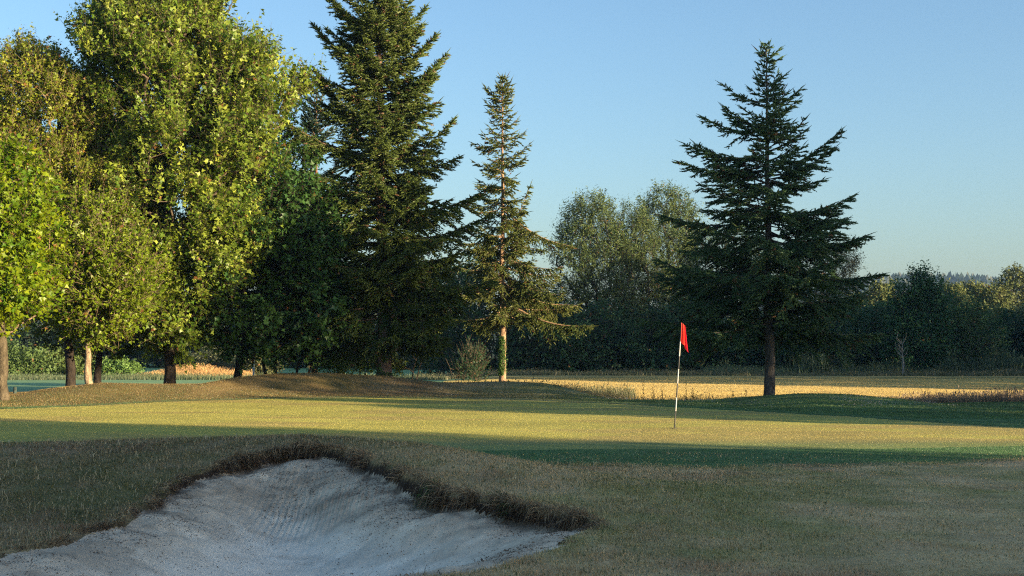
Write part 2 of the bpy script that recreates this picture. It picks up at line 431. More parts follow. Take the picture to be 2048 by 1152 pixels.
# ------------------------------------------------------------------ foliage primitives
def brush(mb, P, D, L, W, colr, rs, spikes=6):
    n = len(P)
    if n == 0: return
    U = nrm(np.cross(D, rs.normal(size=(n, 3)))); V = np.cross(D, U)
    L = L[:, None]; W = W[:, None]
    for A in (U, V):
        v = np.stack([P, P + D * L * .4 + A * W * .30, P + D * L, P + D * L * .4 - A * W * .30], 1)
        f = (np.array([[0, 1, 2], [0, 2, 3]])[None] + (np.arange(n) * 4)[:, None, None])
        c = np.repeat(colr, 4, 0)
        mb.add(v.reshape(-1, 3), f.reshape(-1, 3), c)
    for k in range(spikes):
        fr = (k + .3) / spikes; a = k * 2.4 + rs.rand(n, 1) * 1.2
        q = U * np.cos(a) + V * np.sin(a)
        d = D * .8 + q * .75
        s = nrm(np.cross(d, q + .2)) * W * .17
        b = P + D * L * fr
        v = np.stack([b - s, b + s, b + d * W * (.85 - .25 * fr)], 1)
        f = np.array([[0, 1, 2]])[None] + (np.arange(n) * 3)[:, None, None]
        mb.add(v.reshape(-1, 3), f.reshape(-1, 3), np.repeat(colr * (1.12 if k % 2 else .92), 3, 0))

LEAF = {
    'maple': (np.array([[0, 0, 0], [.52, .30, .10], [.20, .46, .02], [0, 1.0, -.05], [-.20, .46, .02], [-.52, .30, .10]]), np.array([[0, 1, 2], [0, 2, 3], [0, 3, 4], [0, 4, 5]])),
    'oval': (np.array([[0, 0, 0], [.30, .5, .07], [0, 1.0, 0], [-.30, .5, .07]]), np.array([[0, 1, 2], [0, 2, 3]])),
    'narrow': (np.array([[0, 0, 0], [.13, .45, .03], [0, 1.0, -.05], [-.13, .45, .03]]), np.array([[0, 1, 2], [0, 2, 3]])),
}
def leaves(mb, P, Nn, A, S, colr, kind):
    """P base, Nn normal, A axis, S size"""
    T, Fc = LEAF[kind]; n = len(P); k = len(T)
    A = nrm(A - Nn * np.sum(A * Nn, 1, keepdims=True)); B = np.cross(A, Nn)
    v = P[:, None] + (B[:, None] * T[None, :, 0:1] + A[:, None] * T[None, :, 1:2] + Nn[:, None] * T[None, :, 2:3]) * S[:, None, None]
    f = Fc[None] + (np.arange(n) * k)[:, None, None]
    mb.add(v.reshape(-1, 3), f.reshape(-1, 3), np.repeat(colr, k, 0))

# ------------------------------------------------------------------ conifer
def conifer(name, label, px, basepy, Y, top_py, prof, r0, crown_py, colA, colB, seed, step=.36, nper=5, sp2=.15, l2=.34, droop=.35,
            rise=(55, 12, -14), bark=(.20, .13, .085), twW=.085, spars=0.0, spikes=6, lean=0.0, ivy=None, tip_up=22, extra=(), toplen=.5, topsp=0.0, topbare=False, lcap=1.25, cat='conifer', group=None, tw_sp=.12, Yspread=.9):
    rs = np.random.RandomState(seed)
    gx = at(px, basepy, Y)[0]; gz = float(ground(gx, Y)); base = np.array([gx, Y, gz])
    ztop = at(px, top_py, Y)[2]
    zz = np.array([at(px, p[0], Y)[2] for p in prof])[::-1]
    rl = np.array([(px - p[1]) / F * Y for p in prof])[::-1]; rr = np.array([(p[2] - px) / F * Y for p in prof])[::-1]
    root = thing(name, label, cat, base, group)
    H = ztop - gz
    # trunk
    tp = [base + np.array([0, 0, -.1])]
    for k in range(1, 9):
        t = k / 8; tp.append(base + np.array([lean * t + .06 * math.sin(k * 2.1 + seed) * (1 - t), .04 * math.cos(k * 1.7), H * t]))
    tp = np.array(tp); tr = np.array([r0 * (1 - .97 * (k / 8)) ** .9 for k in range(9)])
    mt = MB(); TP, TR = trunk_mesh(mt, tp, tr, bark, 16, seed, 1.35)
    mt.build('trunk', M_BARK, root, True, base)
    wood = MB(); fol = MB()
    zc = at(px, crown_py, Y)[2]
    branches = []
    z = zc
    while z < ztop - .15:
        rel = (z - zc) / (ztop - zc)
        n = max(3, int(round(nper * (1 - .35 * rel) + rs.uniform(-.8, .8)))) if not (topbare and rel > .84) else 2; a0 = rs.uniform(0, 6.28)
        for i in range(n):
            if rs.rand() < spars * .5: continue
            az = a0 + i * 6.283 / n + rs.uniform(-.55, .55)
            branches.append((z + rs.uniform(-.95, .95) * step, az, rs.uniform(.60, 1.10) if rs.rand() > .25 else rs.uniform(.30, .6), None))
        z += step * (1 - .45 * rel) * rs.uniform(.8, 1.2)
    for e in extra:     # (z pixel of foot, tip px, tip py, y offset of tip)
        branches.append((at(px, e[0], Y)[2], None, 1.0, at(e[1], e[2], Y + e[3])))
    P_all = []; D_all = []; L_all = []; W_all = []; K_all = []
    for (bz, az, q, tip) in branches:
        rel = np.clip((bz - zc) / (ztop - zc), 0, 1)
        foot = np.array([np.interp(bz, TP[:, 2], TP[:, 0]), np.interp(bz, TP[:, 2], TP[:, 1]), bz])
        if tip is None:
            dx, dy = math.cos(az), math.sin(az)
            RL = np.interp(bz, zz, rl); RR = np.interp(bz, zz, rr); RM = .5 * (RL + RR) * Yspread
            Rh = math.hypot((RR if dx > 0 else RL) * dx, RM * dy) * q
            if Rh < .05: continue
            e = np.interp(rel, [0, .5, 1], [rise[2], rise[1], rise[0]]) + rs.uniform(-15, 15)
            e2 = e + tip_up
            n = max(4, int(Rh / .22) + 2); tt = np.linspace(0, 1, n)
            el = np.radians(np.clip(e + (e2 - e) * tt ** 1.6, -40, 60))
            ds = Rh / (n - 1)
            hx = np.concatenate([[0], np.cumsum(np.full(n - 1, ds))]); hz = np.concatenate([[0], np.cumsum(np.tan(el[1:]) * ds)])
            bend = rs.uniform(-.12, .12) * Rh * tt ** 2
            B = foot[None] + np.stack([dx * hx - dy * bend, dy * hx + dx * bend, hz], 1)
        else:
            dd = tip - foot; Rh = float(np.hypot(dd[0], dd[1])); n = max(5, int(Rh / .22)); tt = np.linspace(0, 1, n)
            B = foot[None] + dd[None] * tt[:, None]; B[:, 2] -= np.sin(tt * math.pi) * Rh * .10
        Ltot = float(np.sum(np.linalg.norm(np.diff(B, axis=0), axis=1)))
        rb = .008 + .011 * Ltot
        rads = rb * (1 - .85 * tt)
        tubes(wood, B[:-1], B[1:], rads[:-1], rads[1:], np.asarray(bark) * .85, 4)
        # secondaries
        t0 = .16 if Ltot > 1.2 else .05
        if rs.rand() < .25 * (1 - rel): t0 = .35
        m = max(3, int(Ltot * (1 - t0) / sp2 * 2 * (1 - spars) * (1 - topsp * rel) * (.38 if topbare and rel > .84 and tip is None else 1)))
        ts = t0 + (1 - t0) * (np.arange(m) + rs.rand(m) * .6) / m; ts = np.clip(ts, 0, .99)
        S = np.stack([np.interp(ts, tt, B[:, i]) for i in range(3)], 1)
        Tn = nrm(np.stack([np.interp(np.clip(ts + .05, 0, 1), tt, B[:, i]) - np.interp(np.clip(ts - .05, 0, 1), tt, B[:, i]) for i in range(3)], 1))
        side = np.where(np.arange(m) % 2 == 0, 1., -1.)
        up = np.array([[0, 0, 1.]]); lat = nrm(np.cross(Tn, up)) * side[:, None]
        lmax = l2 * Ltot * (1.12 - ts) + .13
        lmax = np.minimum(lmax, lcap) * rs.uniform(.55, 1.1, m)
        lmax = np.where(ts < .35, lmax * (.45 + ts * 1.5), lmax)
        dr = droop * rs.uniform(.3, 1.5, m) * (1 - .75 * rel) * (.5 + .5 * (1 - ts))
        SDr = nrm(Tn * .75 + lat * rs.uniform(.55, .95, m)[:, None] - up * dr[:, None])
        # twigs on the secondaries
        kk = np.maximum(2, (lmax / tw_sp * 2).astype(int)); J = np.repeat(np.arange(m), kk); KK = kk[J]
        wi = np.arange(len(J)) - np.repeat(np.cumsum(kk) - kk, kk); u = (wi + .5) / KK; ln = lmax[J]
        Pq = S[J] + SDr[J] * (u * ln)[:, None] - up * (u ** 2 * ln * dr[J] * .45)[:, None]
        sd_ = np.where(wi % 2 == 0, 1., -1.); la = nrm(np.cross(SDr, up))[J]; k = len(J)
        Dq = nrm(SDr[J] * .85 + la * sd_[:, None] * .7 + rs.normal(size=(k, 3)) * .24 + up * (.12 - .35 * dr[J])[:, None])
        P_all.append(Pq); D_all.append(Dq); L_all.append(.12 + .11 * rs.rand(k) + .05 * (1 - u)); W_all.append(twW * rs.uniform(.8, 1.2, k))
        tone_b = rs.rand(); K_all.append(tone_b * .5 + rs.rand(m)[J] * .4 + rs.rand(k) * .4)
        P_all.append(S); D_all.append(SDr); L_all.append(lmax * .55); W_all.append(np.full(m, twW * .9)); K_all.append(rs.rand(m))
        P_all.append(S + SDr * (lmax * .5)[:, None]); D_all.append(nrm(SDr - up * (dr * .4)[:, None])); L_all.append(lmax * .5 + .05); W_all.append(np.full(m, twW * .9)); K_all.append(rs.rand(m))
        tubes(wood, S, S + SDr * lmax[:, None] * .8, .3 * rb * (1.1 - ts), np.full(m, .002), np.asarray(bark) * .8, 3)
        # needles along the leader of the branch
        k = max(2, int(Ltot * .55 / .12)); u = np.linspace(.45, .985, k)
        Pq = np.stack([np.interp(u, tt, B[:, i]) for i in range(3)], 1)
        dq = nrm(B[-1] - B[-2])
        P_all.append(Pq); D_all.append(nrm(np.tile(dq[None], (k, 1)) + rs.normal(size=(k, 3)) * .25)); L_all.append(np.full(k, .2)); W_all.append(np.full(k, twW * .8)); K_all.append(rs.rand(k))
        P_all.append(B[-1:]); D_all.append(dq[None]); L_all.append(np.array([.28 + .12 * rs.rand()])); W_all.append(np.array([twW * .6])); K_all.append(np.array([.8]))
    # leader
    k = 7; u = np.linspace(ztop - toplen, ztop, k)
    Pl = np.stack([np.interp(u, TP[:, 2], TP[:, 0]), np.interp(u, TP[:, 2], TP[:, 1]), u], 1)
    P_all.append(Pl); D_all.append(nrm(np.array([[0, 0, 1.]]) + rs.normal(size=(k, 3)) * .2)); L_all.append(np.full(k, .16)); W_all.append(np.full(k, twW * .55)); K_all.append(np.full(k, .5))
    P = np.concatenate(P_all); D = np.concatenate(D_all); Lq = np.concatenate(L_all); W = np.concatenate(W_all); K = np.clip(np.concatenate(K_all), 0, 1.3)
    cl = np.asarray(colA)[None] * (1 - K[:, None] / 1.3) + np.asarray(colB)[None] * K[:, None] / 1.3
    dead = rs.rand(len(P)) < .035
    cl[dead] = np.array([.13, .075, .035])
    brush(fol, P, D, Lq, W, cl, rs, spikes)
    wood.build('branches', M_TWIG, root, False, base)
    fol.build('crown', M_NEEDLE, root, False, base)
    if ivy:
        mi = MB(); n = ivy[0]; zt = at(px, ivy[1], Y)[2]; zb = at(px, ivy[2], Y)[2]
        zq = rs.uniform(zb, zt, n); aq = rs.normal(ivy[3], ivy[4], n)
        rq = np.interp(zq, TP[:, 2], TR) + rs.uniform(.0, .07, n)
        cx = np.interp(zq, TP[:, 2], TP[:, 0]); cy = np.interp(zq, TP[:, 2], TP[:, 1])
        keep = vnoise(aq * 1.5 + seed, zq * 2.2) > .38
        Pn = np.stack([np.cos(aq), np.sin(aq), np.full(n, .2)], 1)
        Pi = np.stack([cx + np.cos(aq) * rq, cy + np.sin(aq) * rq, zq], 1)
        leaves(mi, Pi[keep], nrm(Pn + rs.normal(size=(n, 3)) * .5)[keep], (np.array([[0, 0, -1.]]) + rs.normal(size=(n, 3)) * .5)[keep], rs.uniform(.05, .09, n)[keep],
               (np.array([.055, .12, .022]) * rs.uniform(.6, 1.4, (n, 1)))[keep], 'maple')
        mi.build('ivy', M_MAPLE, root, False, base)
    return root

# ------------------------------------------------------------------ broadleaf
def broadleaf(name, label, px, basepy, Y, prof, r0, colA, colB, seed, kind='maple', size=.15, ncl=900, shoots=4, per=6, spread=.45, bark=(.09, .07, .05),
              lean=(0, 0), gaps=.32, gscale=1.0, mat=None, group=None, cat='tree', depth=.9, split=.35, stems=1, shoot_len=(.35, .75), upb=.5, sag=0.0, flat=0.55,
              z_abs=None, loc=None, brown=.012, nodesub=3, world=None, bare=0.0, yoff=0.0, zf=1.0, ragged=.13, tpow=1.0, twigs=True, trunk_col=None):
    rs = np.random.RandomState(seed)
    gx = at(px, basepy, Y)[0]; gz = float(ground(gx, Y)); base = np.array([gx, Y, gz])
    root = thing(name, label, cat, base, group)
    zz = np.array([at(px, p[0], Y)[2] for p in prof])[::-1]
    xl = np.array([at(p[1], p[0], Y)[0] for p in prof])[::-1]; xr = np.array([at(p[2], p[0], Y)[0] for p in prof])[::-1]
    zt = zz[-1]; zb = zz[0]
    # cluster centres through the crown volume
    pts = []
    zg = np.linspace(zb, zt, 60); A = np.maximum(np.interp(zg, zz, xr - xl), .05); wgt = A ** 1.6; wgt /= wgt.sum()
    ph = rs.uniform(0, 6.28, 12); fr = rs.normal(size=(12, 3)) * 1.25 / gscale * np.array([1, 1, zf])
    tries = 0
    while len(pts) < ncl and tries < 60:
        tries += 1; n = ncl * 2
        zq = rs.choice(zg, n, p=wgt) + rs.uniform(-.5, .5, n) * (zg[1] - zg[0]); az = rs.uniform(0, 6.283, n); rf = rs.rand(n) ** .42
        cx = (np.interp(zq, zz, xl) + np.interp(zq, zz, xr)) / 2; hw = (np.interp(zq, zz, xr) - np.interp(zq, zz, xl)) / 2
        Rm = hw * depth
        lob = np.sin(az + 1.9 * zq + ph[0]) * .45 + np.sin(2 * az - 1.2 * zq + ph[1]) * .45 + np.sin(3 * az + 2.9 * zq + ph[2]) * .4 + np.sin(4 * az - 4.3 * zq + ph[3]) * .3
        rf = rf * (1 + ragged * lob)
        X = cx + np.cos(az) * rf * hw; Yq = Y + yoff + np.sin(az) * rf * Rm
        Q = np.stack([X, Yq, zq], 1)
        g = np.sum(np.sin(Q @ fr.T + ph[None]), 1) / math.sqrt(12)
        ok = g > (-1.2 + 2.4 * gaps)
        pts += list(Q[ok])
    pts = np.array(pts[:ncl])
    pts = pts + rs.normal(size=pts.shape) * .12
    # trunk
    zs = gz + (zb - gz) * .9 + (zt - zb) * split * .4
    topz = zb + (zt - zb) * split + .0
    nodes = []; npar = []; plen = []
    for s in range(stems):
        off = np.array([0, 0, 0]) if stems == 1 else np.array([rs.uniform(-.35, .35) * stems * .6, rs.uniform(-.3, .3), 0])
        tx = base[0] + lean[0]; ccx = (np.interp(topz, zz, xl) + np.interp(topz, zz, xr)) / 2
        endp = np.array([tx * .75 + ccx * .25 + off[0] * 2.2, Y + lean[1] + off[1] * 2, topz])
        K = 7; tp = []
        for k in range(K + 1):
            t = k / K; p = (base + off) * (1 - t) + endp * t; p = p + np.array([math.sin(k * 1.9 + seed) * .05, math.cos(k * 1.3 + seed) * .05, 0]) * (1 - t)
            p[2] = (gz - .1) * (1 - t) + topz * t; tp.append(p)
        rr = r0 if stems == 1 else r0 * rs.uniform(.6, 1)
        tr = [rr * (1 - .55 * (k / K)) for k in range(K + 1)]
        mt = MB(); TP, TR = trunk_mesh(mt, np.array(tp), np.array(tr), trunk_col or bark, 16, seed + s, 1.3)
        mt.build('trunk' if stems == 1 else 'stem', M_BARK, root, True, base)
        sel = np.arange(0, len(TP), 4); sel = sel[TP[sel, 2] > gz + (zb - gz) * .75]
        if len(sel) == 0: sel = np.array([len(TP) - 1])
        for k, i in enumerate(sel):
            nodes.append(TP[i]); npar.append(-1); plen.append((TP[i, 2] - gz) * .3)
    ntr = len(nodes)
    cap = ntr + len(pts) * nodesub + 5
    NP = np.zeros((cap, 3)); NP[:ntr] = nodes; PL = np.full(cap, 1e9); PL[:ntr] = plen; PR = np.full(cap, -1, int); cnt = ntr
    c0 = NP[:ntr].mean(0)
    order = np.argsort(np.linalg.norm(pts - c0, axis=1)); leafnode = np.zeros(len(pts), int)
    for i in order:
        p = pts[i]; d = NP[:cnt] - p; dist = np.sqrt((d * d).sum(1))
        pen = np.maximum(0, NP[:cnt, 2] - p[2]) * .8
        j = int(np.argmin(dist + .22 * PL[:cnt] + pen)); a = NP[j]; prev = j
        for s in range(1, nodesub + 1):
            t = s / nodesub; q = a * (1 - t) + p * t
            q = q + np.array([0, 0, 1]) * math.sin(t * math.pi) * dist[j] * -.05 + (rs.normal(size=3) * .035 * dist[j] if s < nodesub else 0)
            NP[cnt] = q; PR[cnt] = prev; PL[cnt] = PL[prev] + np.linalg.norm(q - NP[prev]); prev = cnt; cnt += 1
        leafnode[i] = prev
    W = np.zeros(cnt)
    W[leafnode] += 1
    for i in range(cnt - 1, ntr - 1, -1): W[PR[i]] += W[i] if PR[i] >= 0 else 0
    rad = .0075 * np.maximum(W, .6) ** .47 * (size / .15) ** .5
    rad = np.minimum(rad, r0 * .55)
    wood = MB(); i = np.arange(ntr, cnt); par = PR[i]
    rp = np.where(par < ntr, rad[i], rad[par]); big = rad[i] > .02
    tubes(wood, NP[par][big], NP[i][big], rp[big], rad[i][big], bark, 6)
    tubes(wood, NP[par][~big], NP[i][~big], rp[~big], rad[i][~big], bark, 3)
    # shoots and leaves
    fol = MB(); n = len(pts)
    dirp = nrm(pts - NP[PR[leafnode]] if True else pts)
    cxz = np.array([(np.interp(p[2], zz, xl) + np.interp(p[2], zz, xr)) / 2 for p in pts])
    outw = nrm(pts - np.stack([cxz, np.full(n, Y + yoff), np.full(n, zb + (zt - zb) * .4)], 1))
    S0 = np.repeat(pts, shoots, 0); Dn = np.repeat(dirp, shoots, 0) * .35 + np.repeat(outw, shoots, 0) * .6 + np.array([[0, 0, upb]]) + rs.normal(size=(n * shoots, 3)) * .55
    Dn = nrm(Dn); Ls = rs.uniform(*shoot_len, n * shoots)
    S0 = S0 - Dn * .1
    if twigs: tubes(wood, S0, S0 + Dn * Ls[:, None], np.full(len(S0), .006), np.full(len(S0), .002), np.asarray(bark) * 1.1, 3)
    live = rs.rand(len(S0)) >= bare
    S0 = S0[live]; Dn = Dn[live]; Ls = Ls[live]; m = len(S0)
    u = (np.arange(per)[None] + rs.rand(m, per)) / per
    P = S0[:, None] + Dn[:, None] * (u * Ls[:, None])[..., None] + rs.normal(size=(m, per, 3)) * spread * .12
    P[..., 2] -= sag * (u ** 2) * Ls[:, None]
    P = P.reshape(-1, 3); Dl = np.repeat(Dn, per, 0); k = len(P)
    Ns = nrm(np.array([[0, 0, flat]]) + Dn * .25 + rs.normal(size=(m, 3)) * .55)
    Nn = nrm(np.repeat(Ns, per, 0) + rs.normal(size=(k, 3)) * .26)
    Ax = Dl * .5 + rs.normal(size=(k, 3)) * .6 + np.array([[0, 0, -.35]])
    sz = size * rs.uniform(.5, 1.3, k)
    tone = np.repeat(rs.rand(n), shoots)[live].repeat(per) * .6 + rs.rand(k) * .4
    tone = tone ** tpow
    cl = np.asarray(colA)[None] * (1 - tone[:, None]) + np.asarray(colB)[None] * tone[:, None]
    bw = rs.rand(k) < brown; cl[bw] = np.array([.20, .10, .035])
    leaves(fol, P, Nn, Ax, sz, cl, kind)
    wood.build('branches', M_TWIG, root, False, base)
    fol.build('crown', mat or M_MAPLE, root, False, base)
    return root
# ================================================================== CONTENT
DARKBARK = (.030, .024, .019)
# --- the conifers
conifer('fir_tree', 'tall dark fir left of centre whose top leaves the picture, ivy on its trunk', 768, 752, 53, -150,
        [(-150, 764, 772), (-60, 735, 800), (0, 690, 812), (60, 655, 845), (130, 640, 880), (200, 655, 890), (300, 655, 908), (400, 600, 925), (480, 590, 955), (560, 600, 950), (640, 620, 930), (690, 680, 860)],
        .26, 668, (.045, .085, .018), (.12, .155, .030), 11, step=.31, nper=6.2, sp2=.125, l2=.40, droop=.85, rise=(38, 4, -20), twW=.10, ivy=(2600, 560, 750, -.9, 1.1), lean=-.3, bark=(.15, .10, .07),
        extra=((400, 500, 338, 0), (315, 535, 215, -1), (430, 488, 470, .5), (420, 985, 372, -1.5), (470, 975, 432, -1), (560, 985, 560, -1.5), (600, 600, 640, .5), (350, 905, 240, 0), (230, 890, 110, 0), (160, 872, 70, 0), (100, 850, 15, 0), (150, 628, 50, 0), (290, 632, 140, 0)),
        cat='fir tree')
conifer('spruce_tree', 'slender spruce with a sunlit bare lower trunk standing on its own', 1005, 764, 62, 152,
        [(152, 1003, 1007), (190, 978, 1022), (250, 962, 1040), (320, 935, 1058), (390, 925, 1062), (450, 905, 1085), (500, 890, 1125), (560, 900, 1130), (610, 890, 1150), (650, 905, 1165), (685, 960, 1040)],
        .165, 622, (.055, .095, .022), (.15, .165, .038), 23, step=.30, nper=4.6, sp2=.155, l2=.30, droop=1.15, topsp=.2, rise=(34, -10, -20), twW=.09, bark=(.30, .20, .125), tip_up=26, spars=.06,
        ivy=(900, 672, 750, -1.7, .6), extra=((420, 1140, 492, 0), (600, 1182, 652, -.5), (565, 1140, 610, .5), (500, 1060, 372, 0), (560, 905, 590, 0)), cat='spruce tree')
conifer('fir_tree', 'broad shaded fir on the right with a bare spiky top, behind the green mound', 1538, 795, 48, 98,
        [(88, 1536, 1542), (118, 1512, 1560), (160, 1518, 1558), (190, 1505, 1572), (240, 1480, 1585), (290, 1430, 1600), (340, 1390, 1630), (400, 1370, 1660), (440, 1345, 1690), (500, 1335, 1735), (570, 1310, 1748), (620, 1295, 1745), (660, 1290, 1720), (700, 1400, 1660)],
        .185, 655, (.045, .105, .045), (.095, .155, .058), 37, step=.31, nper=4.8, sp2=.135, l2=.46, lcap=1.5, droop=.65, rise=(42, 4, -10), twW=.10, Yspread=1.0, bark=(.095, .085, .075), tip_up=20, spars=.18, toplen=1.0, topsp=.45, topbare=True,
        extra=((262, 1408, 235, 0), (310, 1370, 288, 0), (330, 1362, 325, 0), (345, 1680, 262, 0), (352, 1668, 296, .5), (432, 1704, 392, 0), (360, 1645, 360, 0), (520, 1765, 548, 0), (480, 1735, 470, 0), (430, 1330, 432, .4),
               (590, 1290, 640, -.5), (560, 1318, 520, 0), (610, 1758, 668, 1), (205, 1448, 172, 0), (215, 1600, 178, 0), (235, 1596, 200, 0), (112, 1518, 103, 0), (112, 1556, 101, 0), (125, 1558, 118, .1), (170, 1570, 150, 0)), cat='fir tree')
conifer('pine_tree', 'small blue-green pine top between the plane tree and the tall fir', 630, 752, 60, 148,
        [(148, 628, 632), (185, 612, 650), (230, 600, 668), (280, 590, 690), (360, 570, 690), (450, 560, 700), (600, 570, 700), (690, 600, 680)],
        .15, 640, (.030, .062, .040), (.050, .085, .048), 41, step=.42, nper=4, sp2=.24, l2=.36, droop=.1, rise=(35, 22, 5), bark=(.18, .10, .06), twW=.13, tip_up=24, cat='pine tree', tw_sp=.2)

# --- broadleaf trees at the left
YG = (.135, .195, .018)
broadleaf('maple_tree', 'bright yellow-green maple cut off by the left edge of the picture', 8, 790, 42,
          [(285, -20, 20), (310, -70, 50), (360, -110, 80), (430, -150, 102), (510, -180, 118), (570, -180, 110), (615, -150, 85), (650, -60, 20)], .175, (.055, .135, .006), (.26, .32, .010), 3,
          size=.15, ncl=2100, shoots=4, per=8, bark=(.17, .125, .085), lean=(-.1, 0), gaps=.38, gscale=.6, zf=1.5, ragged=.22, tpow=1.3, group='broadleaf trees at the left', cat='maple tree', trunk_col=(.085, .070, .045), flat=.5)
broadleaf('maple_tree', 'olive brown-tinged maple with pale twigs, leaning dark trunk at the left', 143, 775, 49,
          [(72, 0, 50), (110, -40, 130), (180, -80, 225), (260, -90, 240), (340, -80, 250), (420, -60, 270), (500, -20, 325), (560, 10, 330), (620, 40, 270), (660, 90, 230)], .17, (.070, .120, .010), (.30, .33, .032), 5,
          size=.115, ncl=4200, shoots=4, per=8, bark=(.20, .15, .09), lean=(-.5, 0), gaps=.28, gscale=.8, zf=2.2, ragged=.20, tpow=1.5, group='broadleaf trees at the left', cat='maple tree', brown=.03, trunk_col=DARKBARK, yoff=1.2, mat=M_OLIVE)
broadleaf('maple_tree', 'small maple on a sunlit pale leaning trunk beneath the olive crown', 180, 772, 47.5,
          [(400, 150, 230), (450, 120, 300), (500, 110, 320), (560, 110, 325), (620, 120, 300), (665, 150, 250), (690, 190, 245)], .125, (.075, .140, .007), (.19, .25, .014), 8,
          size=.125, ncl=1300, shoots=4, per=6, bark=(.21, .16, .11), lean=(-.45, 0), gaps=.34, gscale=.7, zf=2.2, group='broadleaf trees at the left', cat='maple tree', trunk_col=(.24, .185, .12), split=.25, mat=M_OLIVE)
broadleaf('maple_tree', 'dark shaded tree behind the sunlit leaning trunk', 197, 768, 52,
          [(250, 120, 260), (330, 100, 300), (420, 90, 330), (520, 70, 330), (600, 60, 330), (670, 80, 300), (705, 130, 260)], .14, (.045, .085, .014), (.090, .125, .020), 9,
          size=.15, ncl=1100, shoots=4, per=5, bark=DARKBARK, gaps=.2, group='broadleaf trees at the left', cat='maple tree')
broadleaf('plane_tree', 'largest leafy plane tree with light yellow-green sunlit crown', 337, 772, 51,
          [(-40, 225, 400), (-5, 170, 455), (60, 165, 480), (110, 170, 540), (150, 165, 585), (210, 175, 590), (300, 165, 575), (400, 165, 560), (480, 190, 540), (560, 250, 500), (640, 260, 440), (700, 290, 390)], .215, (.055, .125, .010), (.37, .43, .065), 13,
          size=.155, ncl=5200, shoots=4, per=8, bark=(.10, .078, .055), gaps=.37, gscale=.65, zf=1.1, ragged=.20, tpow=1.7, group='broadleaf trees at the left', cat='plane tree', trunk_col=(.045, .035, .027), upb=.9, shoot_len=(.4, 1.15), lean=(.1, 0))
broadleaf('sycamore_tree', 'dark green sycamore with slim trunk between plane tree and fir', 474, 759, 52,
          [(228, 520, 610), (280, 470, 635), (330, 430, 650), (400, 400, 660), (480, 390, 690), (560, 385, 700), (630, 390, 700), (680, 420, 680), (708, 470, 640)], .15, (.030, .090, .022), (.065, .135, .030), 17,
          size=.17, ncl=1900, shoots=4, per=5, bark=DARKBARK, gaps=.25, group='broadleaf trees at the left', cat='sycamore tree', lean=(-.1, 0))
broadleaf('multi_stemmed_tree', 'clump of thin dark stems with low green leaves beside the fir', 562, 752, 54,
          [(420, 520, 640), (500, 490, 720), (580, 490, 730), (650, 500, 730), (690, 520, 720), (718, 560, 700)], .075, (.028, .075, .018), (.060, .115, .026), 19,
          size=.17, ncl=700, shoots=4, per=5, bark=(.10, .08, .055), gaps=.22, group='broadleaf trees at the left', cat='tree', stems=4, split=.3)
# low sunlit shrubs glimpsed behind the big fir
broadleaf('hazel_shrub', 'sunlit yellow-green hazel bush low behind the tall fir, left of its trunk', 690, 752, 60,
          [(640, 660, 730), (680, 630, 745), (715, 620, 750), (742, 640, 735)], .05, (.12, .17, .022), (.19, .22, .032), 21, size=.12, ncl=260, shoots=4, per=5, gaps=.25, stems=3, split=.5, group='hazel bushes behind the fir', cat='shrub')
broadleaf('hazel_shrub', 'sunlit hazel bush low to the right of the ivy-covered fir trunk', 800, 752, 60,
          [(650, 800, 880), (690, 780, 850), (720, 770, 835), (742, 785, 815)], .05, (.12, .17, .022), (.19, .22, .032), 22, size=.12, ncl=200, shoots=4, per=5, gaps=.35, stems=3, split=.5, group='hazel bushes behind the fir', cat='shrub')

broadleaf('young_shrub', 'feathery dark green young shrub against the dark trees left of the spruce', 940, 758, 72, [(690, 935, 945), (710, 920, 962), (735, 912, 972), (756, 918, 968)], .03, (.016, .052, .024), (.036, .085, .034), 29, size=.10, ncl=170, shoots=3, per=5, gaps=.2, stems=3, split=.6, upb=1.2, cat='shrub', mat=M_OLIVE)
# --- hedgerow of willows and thorn behind the field
DG = ((.014, .050, .026), (.036, .092, .040))
WG = ((.045, .088, .036), (.125, .160, .048))
def far(name, label, px, Y, prof, colp, seed, size=.16, ncl=520, kind='oval', **k):
    prof = [(a + 26 * (1 - i / (len(prof) - 1)), b, c) for i, (a, b, c) in enumerate(prof)]
    k.setdefault('shoots', 4); k.setdefault('per', 6); k.setdefault('gaps', .22)
    return broadleaf(name, label, px, 745, Y, prof, k.pop('r0', .16), colp[0], colp[1], seed, kind=kind, size=size, ncl=ncl, mat=M_FAR, shoot_len=k.pop('shoot_len', (.5, 1.1)), bark=k.pop('bark', (.07, .065, .055)), twigs=False, **k)
WIL = dict(group='pale willows of the hedgerow', cat='willow tree')
far('willow_tree', 'airy grey-green willow with a rounded top just right of the spruce', 1190, 98,
    [(368, 1170, 1215), (395, 1135, 1240), (440, 1112, 1255), (500, 1100, 1265), (570, 1100, 1280), (650, 1095, 1290), (720, 1100, 1280), (745, 1110, 1270)], WG, 31, size=.23, ncl=2000, kind='narrow', gaps=.38, shoots=5, per=7, **WIL)
far('willow_tree', 'willow whose warm-lit crown rises highest, left of the broad fir', 1335, 102,
    [(356, 1315, 1350), (380, 1290, 1375), (430, 1255, 1395), (500, 1240, 1400), (580, 1235, 1410), (660, 1230, 1420), (745, 1235, 1410)], WG, 32, size=.23, ncl=2200, kind='narrow', gaps=.32, shoots=5, per=7, **WIL)
far('willow_tree', 'narrow yellowish willow between the two larger willows', 1265, 99,
    [(378, 1255, 1285), (410, 1235, 1310), (470, 1220, 1320), (560, 1215, 1330), (745, 1220, 1320)], WG, 33, size=.20, ncl=800, kind='narrow', gaps=.36, shoots=5, per=7, **WIL)
